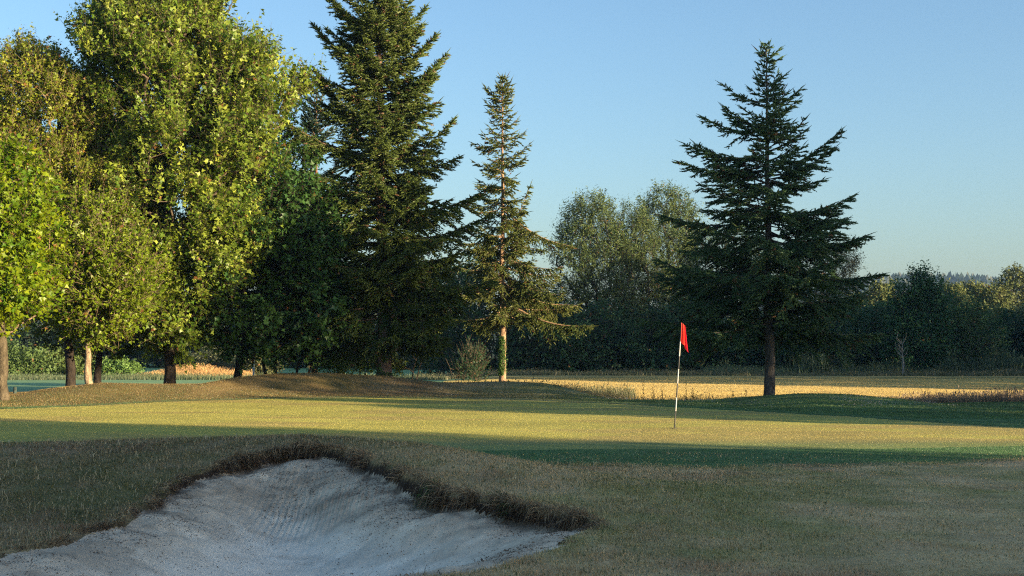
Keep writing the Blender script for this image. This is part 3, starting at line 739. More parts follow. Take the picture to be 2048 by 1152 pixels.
far('willow_tree', 'willow half hidden behind the broad fir', 1440, 104,
    [(430, 1400, 1480), (480, 1370, 1530), (560, 1360, 1560), (745, 1370, 1550)], WG, 34, size=.20, ncl=1100, kind='narrow', gaps=.25, shoots=5, per=7, **WIL)
far('willow_tree', 'pale sunlit willow showing past the right side of the broad fir', 1640, 108,
    [(462, 1600, 1690), (500, 1580, 1725), (560, 1560, 1735), (745, 1560, 1740)], ((.10, .11, .05), (.16, .15, .07)), 35, size=.20, ncl=1200, kind='narrow', gaps=.25, shoots=5, per=7, **WIL)
HG = dict(group='dark bushes of the hedgerow', cat='bush')
hedge = [  # px, Y, top, half width, label, colours, leaf
    (900, 96, 500, 75, 'dark bushy tree low behind the branches of the tall fir', DG, 'oval'),
    (985, 94, 470, 70, 'dark bush standing right behind the spruce trunk', DG, 'oval'),
    (1060, 92, 545, 62, 'dark green bush between spruce and the round-topped willow', DG, 'oval'),
    (1130, 91, 600, 60, 'low dark bush beneath the round-topped willow', DG, 'oval'),
    (1215, 92, 590, 66, 'low dark bush beneath the narrow yellowish willow', DG, 'oval'),
    (1300, 92, 600, 66, 'dark bush left behind the red flag', DG, 'oval'),
    (1385, 93, 585, 66, 'dark bush right behind the red flag', DG, 'oval'),
    (1470, 93, 600, 66, 'dark bush left of the broad fir trunk', DG, 'oval'),
    (1560, 92, 610, 66, 'dark bush directly behind the broad fir trunk', DG, 'oval'),
    (1640, 91, 600, 60, 'dark bush right of the broad fir trunk', DG, 'oval'),
    (1700, 95, 582, 60, 'mid-green rounded bush right of the broad fir crown', ((.040, .115, .048), (.090, .180, .062)), 'oval'),
    (1760, 93, 590, 55, 'mid-green bush left of the tall upright poplar scrub', ((.040, .105, .045), (.085, .160, .058)), 'oval'),
    (1895, 92, 560, 70, 'feathery green bush right of the upright poplar scrub', ((.040, .120, .050), (.085, .170, .065)), 'narrow'),
    (1950, 91, 590, 55, 'lower feathery bush near the right edge', ((.036, .105, .045), (.075, .150, .058)), 'narrow'),
    (2025, 97, 610, 60, 'dark rounded bush at the right edge of the picture', DG, 'oval'),
    (2110, 95, 600, 60, 'dark bush just past the right edge', DG, 'oval'),
]
for i, (px, Y, top, hw, lab, cp, kd) in enumerate(hedge):
    far('hedgerow_bush', lab, px, Y, [(top, px - hw * .35, px + hw * .35), (top + 25, px - hw * .7, px + hw * .7), (top + 70, px - hw, px + hw), (700, px - hw * 1.05, px + hw * 1.05), (748, px - hw, px + hw)], cp, 50 + i,
        size=.19, ncl=620, kind=kd, gaps=.10, stems=2, split=.3, r0=.09, upb=.6, **HG)
# upright poplar scrub
for i, (px, top, hw, lab) in enumerate([(1800, 535, 26, 'leftmost upright poplar sucker of the tall scrub'), (1828, 520, 24, 'second upright poplar sucker of the tall scrub'), (1846, 505, 20, 'tallest upright poplar sucker with tufted tip'), (1868, 520, 26, 'rightmost upright poplar sucker of the tall scrub')]):
    far('poplar_scrub', lab, px, 90, [(top, px - 2, px + 2), (top + 25, px - hw * .4, px + hw * .4), (top + 70, px - hw * .9, px + hw * .9), (690, px - hw * 1.3, px + hw * 1.3), (746, px - hw, px + hw)], ((.025, .090, .042), (.060, .145, .055)), 80 + i,
        size=.16, ncl=520, gaps=.1, split=.7, r0=.06, upb=1.5, group='upright poplar suckers in the hedgerow', cat='poplar')
# woodland further off, right
wood_r = [(1765, 150, 552, 34, 'distant sunlit tree just left of the poplar scrub tip', 'oval'), (1790, 160, 540, 22, 'distant narrow tree rising above the hedge near the poplar scrub', 'oval'),
          (1900, 165, 545, 34, 'distant round tree right of the poplar scrub', 'oval'), (1948, 170, 540, 32, 'distant pointed tree against the blue hill', 'oval'),
          (1992, 160, 548, 36, 'distant bushy tree left of the tall round crown', 'oval'), (2035, 175, 514, 42, 'tallest distant round-crowned tree at the right edge', 'oval'), (1710, 155, 572, 44, 'distant pale tree peeping past the broad fir', 'oval'),
          (1980, 130, 600, 50, 'shaded woodland tree below the distant crowns at right', 'oval'), (2060, 130, 590, 50, 'shaded woodland tree at the far right edge', 'oval')]
for i, (px, Y, top, hw, lab, kd) in enumerate(wood_r):
    far('woodland_tree', lab, px, Y, [(top, px - hw * .25, px + hw * .25), (top + 14, px - hw * .65, px + hw * .65), (top + 45, px - hw, px + hw), (top + 90, px - hw, px + hw), (720, px - hw, px + hw)], ((.085, .125, .045), (.16, .18, .062)), 100 + i,
        size=.34, ncl=520, kind=kd, gaps=.22, group='distant trees above the hedge at right', cat='tree', split=.4)
# background at the left
bgl = [(-40, 100, 660, 70, (.05, .09, .03), 'green bush row behind the left-edge maple trunk'), (60, 100, 680, 60, (.075, .12, .035), 'sunlit green bush between the left-edge maple and leaning trunks'),
       (115, 102, 690, 45, (.085, .125, .035), 'pale green bush left of the leaning dark trunk'), (165, 104, 695, 36, (.09, .125, .04), 'bush glimpsed between the leaning trunks'),
       (236, 98, 712, 38, (.085, .15, .035), 'rounded bright green bush right of the leaning trunks')]
for i, (px, Y, top, hw, cc, lab) in enumerate(bgl):
    far('field_bush', lab, px, Y, [(top, px - hw * .4, px + hw * .4), (top + 12, px - hw * .8, px + hw * .8), (735, px - hw, px + hw), (758, px - hw * .9, px + hw * .9)], (cc, tuple(c * 1.5 for c in cc)), 130 + i,
        size=.19, ncl=360, gaps=.08, stems=2, split=.4, r0=.07, group='bushes beyond the left fairway', cat='bush')
for i, (px, Y, top, hw) in enumerate([(-60, 135, 560, 90), (60, 135, 570, 85), (170, 136, 560, 85), (280, 138, 560, 85), (380, 134, 575, 80), (480, 137, 560, 85), (580, 135, 560, 85), (690, 134, 540, 85), (790, 130, 520, 85), (880, 124, 500, 80)]):
    far('woodland_tree', ['dark woodland tree behind the left-edge maple', 'dark woodland tree behind the green field bushes', 'dark woodland tree behind the leaning trunks', 'dark blue-green woodland tree left of the plane trunk', 'dark woodland tree right of the plane trunk',
        'dark woodland tree behind the sycamore trunk', 'dark woodland tree behind the multi-stemmed clump', 'dark woodland tree left behind the tall fir', 'dark woodland tree right behind the tall fir', 'dark woodland tree between the tall fir and spruce'][i],
        px, Y, [(top, px - hw * .4, px + hw * .4), (top + 40, px - hw * .9, px + hw * .9), (700, px - hw * 1.1, px + hw * 1.1), (748, px - hw, px + hw)], ((.026, .055, .028), (.045, .080, .034)), 150 + i,
        size=.34, ncl=430, gaps=.05, group='dark woodland behind the left trees', cat='tree')
far('field_bush', 'pale grey-green willow bush right of the plane trunk near the golden grass', 430, 100, [(668, 415, 450), (690, 400, 465), (720, 395, 470), (752, 405, 465)], ((.085, .115, .06), (.14, .16, .085)), 170, size=.17, ncl=380, kind='narrow', gaps=.15, stems=3, split=.4, r0=.06,
    group='bushes beyond the left fairway', cat='bush')
far('field_bush', 'sunlit bush behind the thin white post', 520, 98, [(690, 500, 545), (712, 490, 555), (752, 495, 550)], ((.10, .12, .05), (.15, .16, .07)), 171, size=.16, ncl=260, gaps=.2, stems=3, split=.4, r0=.05, group='bushes beyond the left fairway', cat='bush')

# --- shade trees standing out of the picture towards the sun
def shade_tree(u, v, H, R, seed, cz=1.2, ncl=420, sz=.42):
    x, y = from_uv(u, v)
    rs = np.random.RandomState(seed); z0 = float(ground(x, y)) if -60 < x < 200 else 0
    root = thing('shade_tree', 'tall leafy tree outside the right edge of the picture, throwing the long shade', 'tree', (x, y, z0), 'trees out of sight towards the sun')
    mt = MB(); trunk_mesh(mt, np.array([[0, 0, -.1], [0, 0, H * .9]]), np.array([.25, .04]), DARKBARK, 10, seed); mt.build('trunk', M_BARK, root, True)
    n = ncl * 26; zq = rs.uniform(cz, H, n); hh = (zq - cz) / (H - cz)
    Rz = R * np.minimum(1, np.sqrt(np.clip((1 - hh) * 3.2, 0, 1)))
    az = rs.uniform(0, 6.283, n); rf = rs.rand(n) ** .5
    P = np.stack([np.cos(az) * rf * Rz, np.sin(az) * rf * Rz, zq], 1) + rs.normal(size=(n, 3)) * .12
    fol = MB(); leaves(fol, P, nrm(rs.normal(size=(n, 3))), nrm(rs.normal(size=(n, 3))), sz * rs.uniform(.6, 1.2, n), np.array([.05, .09, .025]) * rs.uniform(.6, 1.3, (n, 1)), 'maple')
    fol.build('crown', M_MAPLE, root)
    return root
st = []
for u, v, H, R in [(-16, 30, 10, 5.0), (-8, 31, 10.5, 5.0), (0, 30, 10.5, 5.0), (7, 31, 10.5, 5.0), (13.5, 30, 10.5, 4.8), (19.2, 31, 11, 3.8),
                   (-12, 42, 12.5, 5.0), (-4, 43, 12.5, 5.0), (4, 42, 12.5, 5.0), (11, 43, 12.5, 5.0), (17.6, 44, 13, 4.8),
                   (32.6, 10, 5.2, 2.0), (35.2, 11, 6.4, 2.2),
                   (40.0, 13, 13.5, 3.2), (45.0, 14, 16.5, 3.4), (46.8, 27, 16, 3.0), (48.2, 20, 15.5, 2.2), (10, 58, 20, 5.5), (3, 58, 20, 5.5),
                   (71.0, 10, 9.8, 2.2), (74.5, 12, 10.2, 2.4), (80, 12, 17, 4.5), (87, 14, 17, 5), (95, 12, 17.5, 5.5), (104, 14, 22, 5.5), (113, 14, 22, 5.5), (123, 14, 22, 6), (134, 16, 22, 6)]:
    st.append(shade_tree(u, v, H, R, 200 + len(st), cz=.6, ncl=int(95 * R * R / 9 * H / 10) + 60))
# ------------------------------------------------------------------ grasses
def blades(mb, x, y, z, h, w, lean, colr, rs, seg=2):
    n = len(x); a = rs.uniform(0, 6.283, n); b = rs.uniform(0, 6.283, n)
    R = np.stack([np.cos(a), np.sin(a), np.zeros(n)], 1) * (w / 2)[:, None]
    Ld = np.stack([np.cos(b), np.sin(b), np.zeros(n)], 1) * (lean * h)[:, None]
    P = np.stack([x, y, z], 1); up = np.array([[0, 0, 1.]])
    if seg == 1:
        v = np.stack([P - R, P + R, P + Ld + up * h[:, None]], 1); f = np.array([[0, 1, 2]]); k = 3; sh = np.array([.75, .75, 1.15])
    else:
        M = P + Ld * .35 + up * (h * .6)[:, None]; T = P + Ld + up * (h * (1 - .25 * lean))[:, None]
        v = np.stack([P - R, P + R, M - R * .7, M + R * .7, T], 1); f = np.array([[0, 1, 3], [0, 3, 2], [2, 3, 4]]); k = 5; sh = np.ones(5)
    c = (colr[:, None, :] * sh[None, :, None]).reshape(-1, 3)
    mb.add(v.reshape(-1, 3), (f[None] + (np.arange(n) * k)[:, None, None]).reshape(-1, 3), c)

rs = np.random.RandomState(77)
# near rough
n = 420000
a, b, p = 8.2, 22.5, .45
y = (a ** p + rs.rand(n) * (b ** p - a ** p)) ** (1 / p); x = (rs.rand(n) * 2 - 1) * (.385 * y + .35)
z, sd, lip = ground(x, y, True)
clump = fbm(x * 3.2, y * 3.2, 3)
ap = smooth(0, .5, y - np.interp(x, [-6, 0, 3, 6, 9, 14], [20.5, 20.6, 19.9, 20.6, 22.0, 22.6]))
keep = (sd < .02) & (rs.rand(n) < (.35 + 1.1 * clump) * (1 - .9 * ap)) & (rs.rand(n) < np.where((sd > -.3), 1.0, .93))
# closer mown on the right hand side
mown = smooth(1.5, 5.5, x - (18 - y) * -.25)
keep &= rs.rand(n) < (1 - .45 * mown)
x, y, z, sd, lip, clump, mown = [q[keep] for q in (x, y, z, sd, lip, clump, mown)]; m = len(x)
cc = turf_colour(x, y); strw = rs.rand(m)
cc = np.where((strw < .09)[:, None], np.array([.46, .37, .20]), cc * 1.15)
cc = np.where((strw > .86)[:, None], np.array([.075, .12, .038]), cc) * rs.uniform(.6, 1.35, (m, 1))
h = rs.uniform(.018, .045, m) * (.6 + .9 * clump) * (1 - .45 * mown) * (1 + 1.0 * (strw < .05))
g = MB(); blades(g, x, y, z - .004, h, rs.uniform(.003, .006, m) * (1 + (y - 8) / 12), rs.uniform(.2, 1.1, m), cc, rs)
o = g.build('rough_grass', M_BLADE); tag(o, 'short dry and green rough grass in the foreground around the bunker', kind='stuff')

# thatch hanging over the bunker lip
n = 75000; k = rs.randint(0, len(RP) - 6, n); t = rs.rand(n)
x = RP[k, 0] * (1 - t) + RP[k + 1, 0] * t + rs.normal(size=n) * .12; y = RP[k, 1] * (1 - t) + RP[k + 1, 1] * t + rs.normal(size=n) * .12
z, sd, lip = ground(x, y, True)
keep = (np.abs(sd + .02) < .12) & (rs.rand(n) < smooth(-.15, .0, sd) + .12) & (lip > .12) & (rs.rand(n) < (.15 + .5 * lip) * smooth(.30, .55, fbm(x * 2.6, y * 2.6, 3)) * 1.3)
x, y, z, sd, lip = [q[keep] for q in (x, y, z, sd, lip)]; m = len(x)
e = .05; s1, _ = bunker(x + e, y); s2, _ = bunker(x, y + e); gx_, gy_ = (s1 - sd) / e, (s2 - sd) / e
gl = np.hypot(gx_, gy_) + 1e-6; gx_ /= gl; gy_ /= gl
ln = rs.uniform(.02, .11, m) * (.4 + .6 * lip) * (.35 + 1.5 * smooth(.35, .65, fbm(x * 4.5 + 7, y * 4.5, 3)))
outd = np.stack([gx_, gy_, np.zeros(m)], 1) + rs.normal(size=(m, 3)) * .55
P = np.stack([x, y, z + .015 * lip], 1); side = nrm(rs.normal(size=(m, 3))) * .0032
Mp = P + outd * (ln * .5)[:, None] + np.array([[0, 0, .01]]); T = P + outd * (ln * .75)[:, None] - np.array([[0, 0, 1.]]) * (ln * rs.uniform(.1, .9, m))[:, None]
v = np.stack([P - side, P + side, Mp - side * .7, Mp + side * .7, T], 1); f = np.array([[0, 1, 3], [0, 3, 2], [2, 3, 4]])
tone = np.clip(rs.rand(m) * .8 + .5 * smooth(.05, -.03, sd) - .12, 0, 1)[:, None]
cc = np.where(tone < .28, np.array([[.06, .040, .024]]), np.where(tone < .6, np.array([[.25, .145, .065]]), np.array([[.40, .30, .16]]))) * rs.uniform(.6, 1.3, (m, 1))
gr = (fbm(x * 2.6 + 3, y * 2.6, 3) > .74) & (tone[:, 0] > .3); cc[gr] = np.array([.05, .12, .03]) * rs.uniform(.7, 1.3, (gr.sum(), 1))
th = MB(); th.add(v.reshape(-1, 3), (f[None] + (np.arange(m) * 5)[:, None, None]).reshape(-1, 3), np.repeat(cc, 5, 0))
tag(th.build('bunker_thatch', M_BLADE), 'brown thatch and roots hanging over the bunker lip', kind='stuff')

# litter on the sand
n = 110000; x = rs.uniform(-6, 1.2, n); y = rs.uniform(9.5, 18.5, n); z, sd, lip = ground(x, y, True)
hi = smooth(-.45, .2, z); keep = (sd > .12) & (rs.rand(n) < (.05 + .8 * hi ** 1.3) * smooth(.35, .6, fbm(x * 2, y * 2, 3)) + .012)
x, y, z = x[keep], y[keep], z[keep]; m = len(x)
lt = MB(); A = nrm(np.stack([rs.normal(size=m), rs.normal(size=m), rs.normal(size=m) * .3], 1))
N_ = nrm(np.array([[0, -.3, 1.]]) + rs.normal(size=(m, 3)) * .4)
leaves(lt, np.stack([x, y, z + .004], 1), N_, A, rs.uniform(.008, .022, m) * np.where(rs.rand(m) < .03, 1.8, 1), np.array([[.15, .10, .06]]) * rs.uniform(.5, 1.8, (m, 1)), 'oval')
tag(lt.build('leaf_litter', M_BLADE), 'dark bits of dead leaf and root scattered on the bunker sand', kind='stuff')

# short turf nap of mounds behind the green
n = 420000; y = rs.uniform(33, 58, n); x = (rs.rand(n) * 2 - 1) * (.38 * y + 1)
s_ = poly_sd(x, y, GP)[0]; keep = (s_ < -.8) & ~((x > 1.8) & (y > 49.3)); x, y = x[keep], y[keep]; z = ground(x, y); m = len(x)
right = smooth(-3, 6, x)[:, None]
cc = (np.array([.185, .135, .045]) * (1 - right) + np.array([.095, .165, .048]) * right) * (0.5 + 1.0 * fbm(x / .8, y / .9, 3))[:, None] * rs.uniform(.6, 1.4, (m, 1))
g = MB(); blades(g, x, y, z - .005, rs.uniform(.018, .045, m), rs.uniform(.010, .02, m), rs.uniform(.2, 1, m), cc, rs, 1)
tag(g.build('mound_grass', M_BLADE), 'short grass covering the low mounds behind the green', kind='stuff')

# cropped nap of the putting green and apron: short upright blades that catch the low sun
n = 850000; y = (19.0 ** .6 + rs.rand(n) * (47.5 ** .6 - 19.0 ** .6)) ** (1 / .6); x = (rs.rand(n) * 2 - 1) * (.38 * y + 1)
s_ = poly_sd(x, y, GP)[0]; ap2 = y > np.interp(x, [-6, 0, 3, 6, 9, 14], [20.5, 20.6, 19.9, 20.6, 22.0, 22.6]) - .2
keep = (s_ > 0) | (ap2 & (s_ > -4)) ; x, y, s_ = x[keep], y[keep], s_[keep]; z = ground(x, y); m = len(x)
cc = np.array([.42, .385, .080]) * (0.85 + .3 * fbm(x / 2.2, y / 1.6, 4))[:, None]
cc = mixc(cc, [.40, .30, .12], smooth(.45, .68, fbm(x / 2.7 + 4, y / 1.2 + 8, 4)) * .6)
cc = mixc(cc, [.060, .150, .070], smooth(26.2, 24.2, y) * .55)
cc = np.where((s_ < 0)[:, None], np.array([.06, .155, .05]), cc) * rs.uniform(.9, 1.1, (m, 1))
g = MB(); blades(g, x, y, z - .002, rs.uniform(.006, .011, m) * np.where(s_ < 0, 1.8, 1), rs.uniform(.005, .009, m), rs.uniform(.1, .8, m), cc, rs, 1)
tag(g.build('green_nap', M_BLADE), 'short cropped grass blades of the putting green and its apron', kind='stuff')
n = 420000; y = rs.uniform(50, 84, n); x = rs.uniform(-2, 1, n) * 0 + (rs.rand(n) * 1.12 - .12) * (.40 * y); k_ = (x > 2.6) | (y > 57.5); x, y = x[k_], y[k_]; n = len(x); z = ground(x, y); m = n
cc = np.array([.52, .405, .14]) * (0.8 + .4 * fbm(x / 5, y / 2.5, 4))[:, None] * rs.uniform(.88, 1.12, (m, 1))
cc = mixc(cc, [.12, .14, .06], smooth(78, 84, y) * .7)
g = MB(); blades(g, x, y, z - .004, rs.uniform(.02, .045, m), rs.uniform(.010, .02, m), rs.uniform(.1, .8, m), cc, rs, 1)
tag(g.build('field_stubble', M_DRY), 'golden mown stubble grass of the dry field', kind='stuff')

# clover flowers
def clover(n, cx, cy, sx, sy):
    x = rs.normal(cx, sx, n); y = rs.normal(cy, sy, n); k = vnoise(x * 1.1, y * 1.1) > .4; return x[k], y[k]
XS = [clover(700, 9.6, 38.6, 1.1, .7), clover(420, 8.2, 39.6, 2.0, .5), clover(500, -3.2, 49.0, 1.6, .9), clover(300, .5, 49.5, 2.0, .9), clover(260, 3.6, 45.5, 1.6, .5), clover(160, -7, 48.5, 2.5, 1.2), clover(200, 5.6, 42.6, 1.0, .5)]
x = np.concatenate([q[0] for q in XS]); y = np.concatenate([q[1] for q in XS]); z = ground(x, y); m = len(x)
cf = MB(); P = np.stack([x, y, z + rs.uniform(.04, .07, m)], 1)
for k_ in range(2):
    leaves(cf, P + rs.normal(size=(m, 3)) * .004, nrm(rs.normal(size=(m, 3)) + np.array([[0, -.6, .6]])), nrm(rs.normal(size=(m, 3))), rs.uniform(.014, .024, m), np.full((m, 3), .40) * rs.uniform(.6, 1.1, (m, 1)), 'oval')
tag(cf.build('clover_flowers', M_BLADE), 'small white clover flowers scattered on the mounds', kind='stuff')

# tall seeding grass
def tall(name, label, n, fx_, fy_, hfun, colA, colB, w=.012, mat=M_DRY, lean=.45):
    x = fx_(n); y = fy_(x, n); z = ground(x, y); h = hfun(x, y) * rs.uniform(.45, 1.1, len(x)); k = h > .04
    x, y, z, h = x[k], y[k], z[k], h[k]; m = len(x); t = rs.rand(m)[:, None]
    c = (np.array(colA) * (1 - t) + np.array(colB) * t) * rs.uniform(.7, 1.3, (m, 1))
    g = MB(); blades(g, x, y, z, h, np.full(m, w) * rs.uniform(.6, 1.3, m), rs.uniform(.05, lean, m), c, rs)
    hd = rs.rand(m) < .4; q = hd.sum()          # seed heads
    P = np.stack([x[hd], y[hd], z[hd] + h[hd] * .9], 1) + rs.normal(size=(q, 3)) * .03
    leaves(g, P, nrm(rs.normal(size=(q, 3))), nrm(np.array([[0, 0, 1.]]) + rs.normal(size=(q, 3)) * .3), rs.uniform(.06, .16, q) * (.5 + h[hd]), c[hd] * 1.15, 'narrow')
    o = g.build(name, mat); tag(o, label, kind='stuff'); return o
tall('seeding_grass', 'purplish tan seeding grass behind the right mound', 30000, lambda n: rs.uniform(9.5, 30, n), lambda x, n: 46.5 + rs.rand(n) ** 1.3 * 6 + (x - 12) * .1,
     lambda x, y: smooth(10.5, 16, x) * (.12 + .48 * fbm(x / 1.3, y / 1.3, 3)), (.17, .125, .09), (.25, .19, .12), .012)
tall('fringe_grass', 'thin dry grass fringe along the near edge of the straw field', 11000, lambda n: rs.uniform(1.5, 16, n), lambda x, n: np.interp(x, [1.5, 4, 8, 16], [52, 50, 47, 47]) + rs.rand(n) ** 1.5 * 6,
     lambda x, y: .06 + .42 * fbm(x / .9, y / .9, 3) ** 1.8, (.30, .22, .09), (.50, .36, .15), .010)
tall('verge_grass', 'green-grey long grass along the foot of the hedgerow', 34000, lambda n: rs.uniform(-6, 46, n), lambda x, n: 86.5 + rs.rand(n) * 5 - smooth(14, 30, x) * 1.0,
     lambda x, y: .14 + .3 * fbm(x / 2, y / 2, 3) + .35 * smooth(26, 34, x), (.10, .14, .06), (.22, .19, .11), .03)
tall('golden_grass', 'golden sunlit long grass beyond the left fairway', 26000, lambda n: rs.uniform(-25.5, -17.5, n), lambda x, n: 92 + rs.rand(n) * 7,
     lambda x, y: (.22 + .3 * np.exp(-((x + 21.5) / 1.8) ** 2) * smooth(94, 96, y) + .35 * fbm(x / 1.5, y, 2)) * smooth(-25.6, -23, x), (.42, .26, .10), (.55, .37, .15), .022)
tall('verge_grass', 'grey-green long grass edging the left fairway', 22000, lambda n: rs.uniform(-45, -4, n), lambda x, n: 86 + rs.rand(n) * 5,
     lambda x, y: .10 + .40 * fbm(x / 2.5, y / 2, 3), (.07, .12, .06), (.15, .17, .08), .022)
tall('bank_grass', 'dark grass tufts behind the crest right of the tall fir', 9000, lambda n: rs.uniform(-7, 5, n), lambda x, n: 56 + rs.rand(n) * 5,
     lambda x, y: .25 + .3 * fbm(x, y, 2), (.06, .10, .04), (.16, .14, .08), .016)
tall('hedge_weeds', 'taller leafy weeds at the right foot of the hedgerow', 9000, lambda n: rs.uniform(12, 36, n), lambda x, n: 88 + rs.rand(n) * 3,
     lambda x, y: .5 + 1.0 * smooth(.45, .7, fbm(x / 1.7, y / 1.7, 3)) + .8 * smooth(27, 32, x), (.06, .12, .06), (.14, .17, .09), .05, M_FAR, .6)

# dock stalks
def dock(px, bpy_, tpy, Y, label, seed):
    r = np.random.RandomState(seed); p = at(px, bpy_, Y); p[2] = float(ground(p[0], Y)); H = at(px, tpy, Y)[2] - p[2]
    root = thing('dock_plant', label, 'weed', p, 'dark dock stalks in the dry grass'); s = MB()
    tubes(s, [[0, 0, 0], [.02, 0, H * .5]], [[.02, 0, H * .5], [.05 * r.normal(), 0, H]], [.008, .006], [.006, .003], (.10, .06, .035), 5); s.build('stem', M_TWIG, root)
    n = 60; zq = r.uniform(H * .25, H, n); k = MB(); a_ = r.uniform(0, 6.28, n); rr = .045 * (1.15 - zq / H) + .008
    leaves(k, np.stack([np.cos(a_) * rr * r.rand(n), np.sin(a_) * rr * r.rand(n), zq], 1), nrm(r.normal(size=(n, 3))), nrm(np.stack([np.cos(a_), np.sin(a_), np.full(n, .8)], 1)), r.uniform(.02, .045, n), np.array([.11, .085, .04]) * r.uniform(.6, 1.5, (n, 1)), 'oval')
    n = 7; a_ = r.uniform(0, 6.28, n); leaves(k, np.stack([np.zeros(n), np.zeros(n), r.uniform(.03, H * .4, n)], 1), nrm(r.normal(size=(n, 3)) + np.array([[0, 0, 1.]])), nrm(np.stack([np.cos(a_), np.sin(a_), np.full(n, .6)], 1)), np.full(n, .09), np.tile([[.07, .11, .04]], (n, 1)), 'oval')
    k.build('seed_head', M_FAR, root)
for i, q in enumerate([(1287, 798, 758, 'tall dock stalk left of the flagstick, farthest left'), (1306, 797, 770, 'bent short dock stalk just left of the flagstick'), (1324, 797, 768, 'thin dock stalk closest to the left of the flagstick'),
                       (1372, 797, 762, 'tall bushy dock stalk just right of the flagstick'), (1385, 797, 776, 'short dock stalk beside the tall bushy one'), (1466, 797, 782, 'small dock stalk midway between flag and fir trunk'),
                       (1492, 797, 780, 'small dock stalk close to the fir trunk'), (1857, 808, 778, 'dark dock stalk in the seeding grass behind the right mound')]):
    dock(q[0], q[1], q[2], 49, q[3], 300 + i)

# bare pale sapling in front of the hedge
p = at(1806, 748, 87); p[2] = float(ground(p[0], p[1])); sp = thing('dead_sapling', 'bare pale dead sapling in front of the dark hedgerow', 'sapling', p)
r = np.random.RandomState(4); mt = MB(); TPs, _ = trunk_mesh(mt, np.array([[0, 0, 0], [.03, 0, .8], [-.04, 0, 1.4], [.02, 0, 2.0]]), np.array([.07, .055, .035, .015]), (.24, .22, .19), 8, 2, 1.2); mt.build('trunk', M_TWIG, sp)
bm_ = MB(); q0 = []; q1 = []
for k in range(16):
    zz_ = r.uniform(.9, 1.95); a_ = r.uniform(0, 6.28); L_ = r.uniform(.25, .7); s0 = np.array([0, 0, zz_]); s1 = s0 + np.array([math.cos(a_) * L_ * .6, math.sin(a_) * L_ * .6, L_ * .6]); q0 += [s0, s1]; q1 += [s1, s1 + np.array([r.normal() * .12, 0, L_ * .5])]
tubes(bm_, q0, q1, np.tile([.018, .012], 16), np.tile([.012, .004], 16), (.24, .22, .19), 4); bm_.build('branches', M_TWIG, sp)

# posts
def lathe(mb, prof, colr, sides=20, c=(0, 0)):
    a = np.arange(sides) / sides * 6.28318
    for (r0_, z0, r1_, z1) in [(prof[i][0], prof[i][1], prof[i + 1][0], prof[i + 1][1]) for i in range(len(prof) - 1)]:
        v = np.concatenate([np.stack([c[0] + np.cos(a) * r0_, c[1] + np.sin(a) * r0_, np.full(sides, z0)], 1), np.stack([c[0] + np.cos(a) * r1_, c[1] + np.sin(a) * r1_, np.full(sides, z1)], 1)])
        k = np.arange(sides); k2 = (k + 1) % sides
        mb.add(v, np.concatenate([np.stack([k, k2, k2 + sides], 1), np.stack([k, k2 + sides, k + sides], 1)]), colr)
p = at(507, 752, 63); p[2] = float(ground(p[0], p[1])); b = MB(); hh = at(507, 716, 63)[2] - p[2]
lathe(b, [(.0, hh + .02), (.035, hh + .015), (.045, hh), (.045, hh * .85), (.042, 0), (.0, -.02)], (.55, .58, .62), 14)
o = b.build('marker_post', M_PAINT); o.location = p; tag(o, 'thin white marker post among the shaded trunks', 'post')
p = at(30, 786, 47); p[2] = float(ground(p[0], p[1])); b = MB(); hh = max(.18, at(30, 774, 47)[2] - p[2])
lathe(b, [(.0, hh + .01), (.05, hh), (.055, hh - .02), (.06, 0), (0, -.02)], (.05, .07, .06), 12)
o = b.build('wooden_post', M_BARK); o.location = p; tag(o, 'short dark wooden post beside the left-edge maple trunk', 'post')

# --- flagstick
fb = pix_ground(1349, 857); gz = float(ground(*fb)); fp = np.array([fb[0], fb[1], gz])
tp = at(1363, 648, fb[1] + .1); pole = tp - fp
root = thing('flagstick', 'leaning black and white striped golf flagstick with red flag', 'golf flag', fp)
b = MB(); ft = [(0, .165, 0), (.165, .295, 1), (.295, .43, 0), (.43, .565, 1), (.565, .69, 0), (.69, .83, 1), (.83, 1.0, 0)]
for a_, c_, w_ in ft:
    n_ = 3; tq = np.linspace(a_, c_, n_ + 1); P0 = pole[None] * tq[:-1, None]; P1 = pole[None] * tq[1:, None]
    r_ = .0125
    tubes(b, P0, P1, np.full(n_, r_), np.full(n_, r_), (.50, .48, .44) if w_ else (.022, .022, .024), 12)
tubes(b, [pole, pole * 1.006], [pole * 1.006, pole * 1.014], [.016, .013], [.013, .002], (.5, .05, .03), 12)
b.build('pole', M_PAINT, root)
# hanging cloth: pinned to the pole over .36 m, folded, free corner drooping lower right
nu, nv = 26, 22; U_, V_ = np.meshgrid(np.linspace(0, 1, nu), np.linspace(0, 1, nv))
pin = pole[None, None] * (1.0 - V_[..., None] * .168)
wid = .02 + (.035 + .075 * V_) * (1.0)
X_ = U_ * wid * 1.25; fold = np.sin(U_ * 9.5 + V_ * 1.2) * .030 * U_ ** .5 * (.35 + V_)
drop_ = U_ ** 1.2 * (.02 + .215 * smooth(0, .9, V_) ) + .02 * U_ * np.sin(U_ * 9.5)
cl = np.stack([pin[..., 0] + X_ + .012 * np.sin(U_ * 14 + 2) * V_, pin[..., 1] - .014 + fold, pin[..., 2] - drop_ ], -1)
i_ = np.arange(nu * nv).reshape(nv, nu); f1 = np.stack([i_[:-1, :-1].ravel(), i_[:-1, 1:].ravel(), i_[1:, 1:].ravel()], 1); f2 = np.stack([i_[:-1, :-1].ravel(), i_[1:, 1:].ravel(), i_[1:, :-1].ravel()], 1)
b = MB(); b.add(cl.reshape(-1, 3), np.concatenate([f1, f2]), (.85, .055, .020)); b.build('flag', M_CLOTH, root, True)
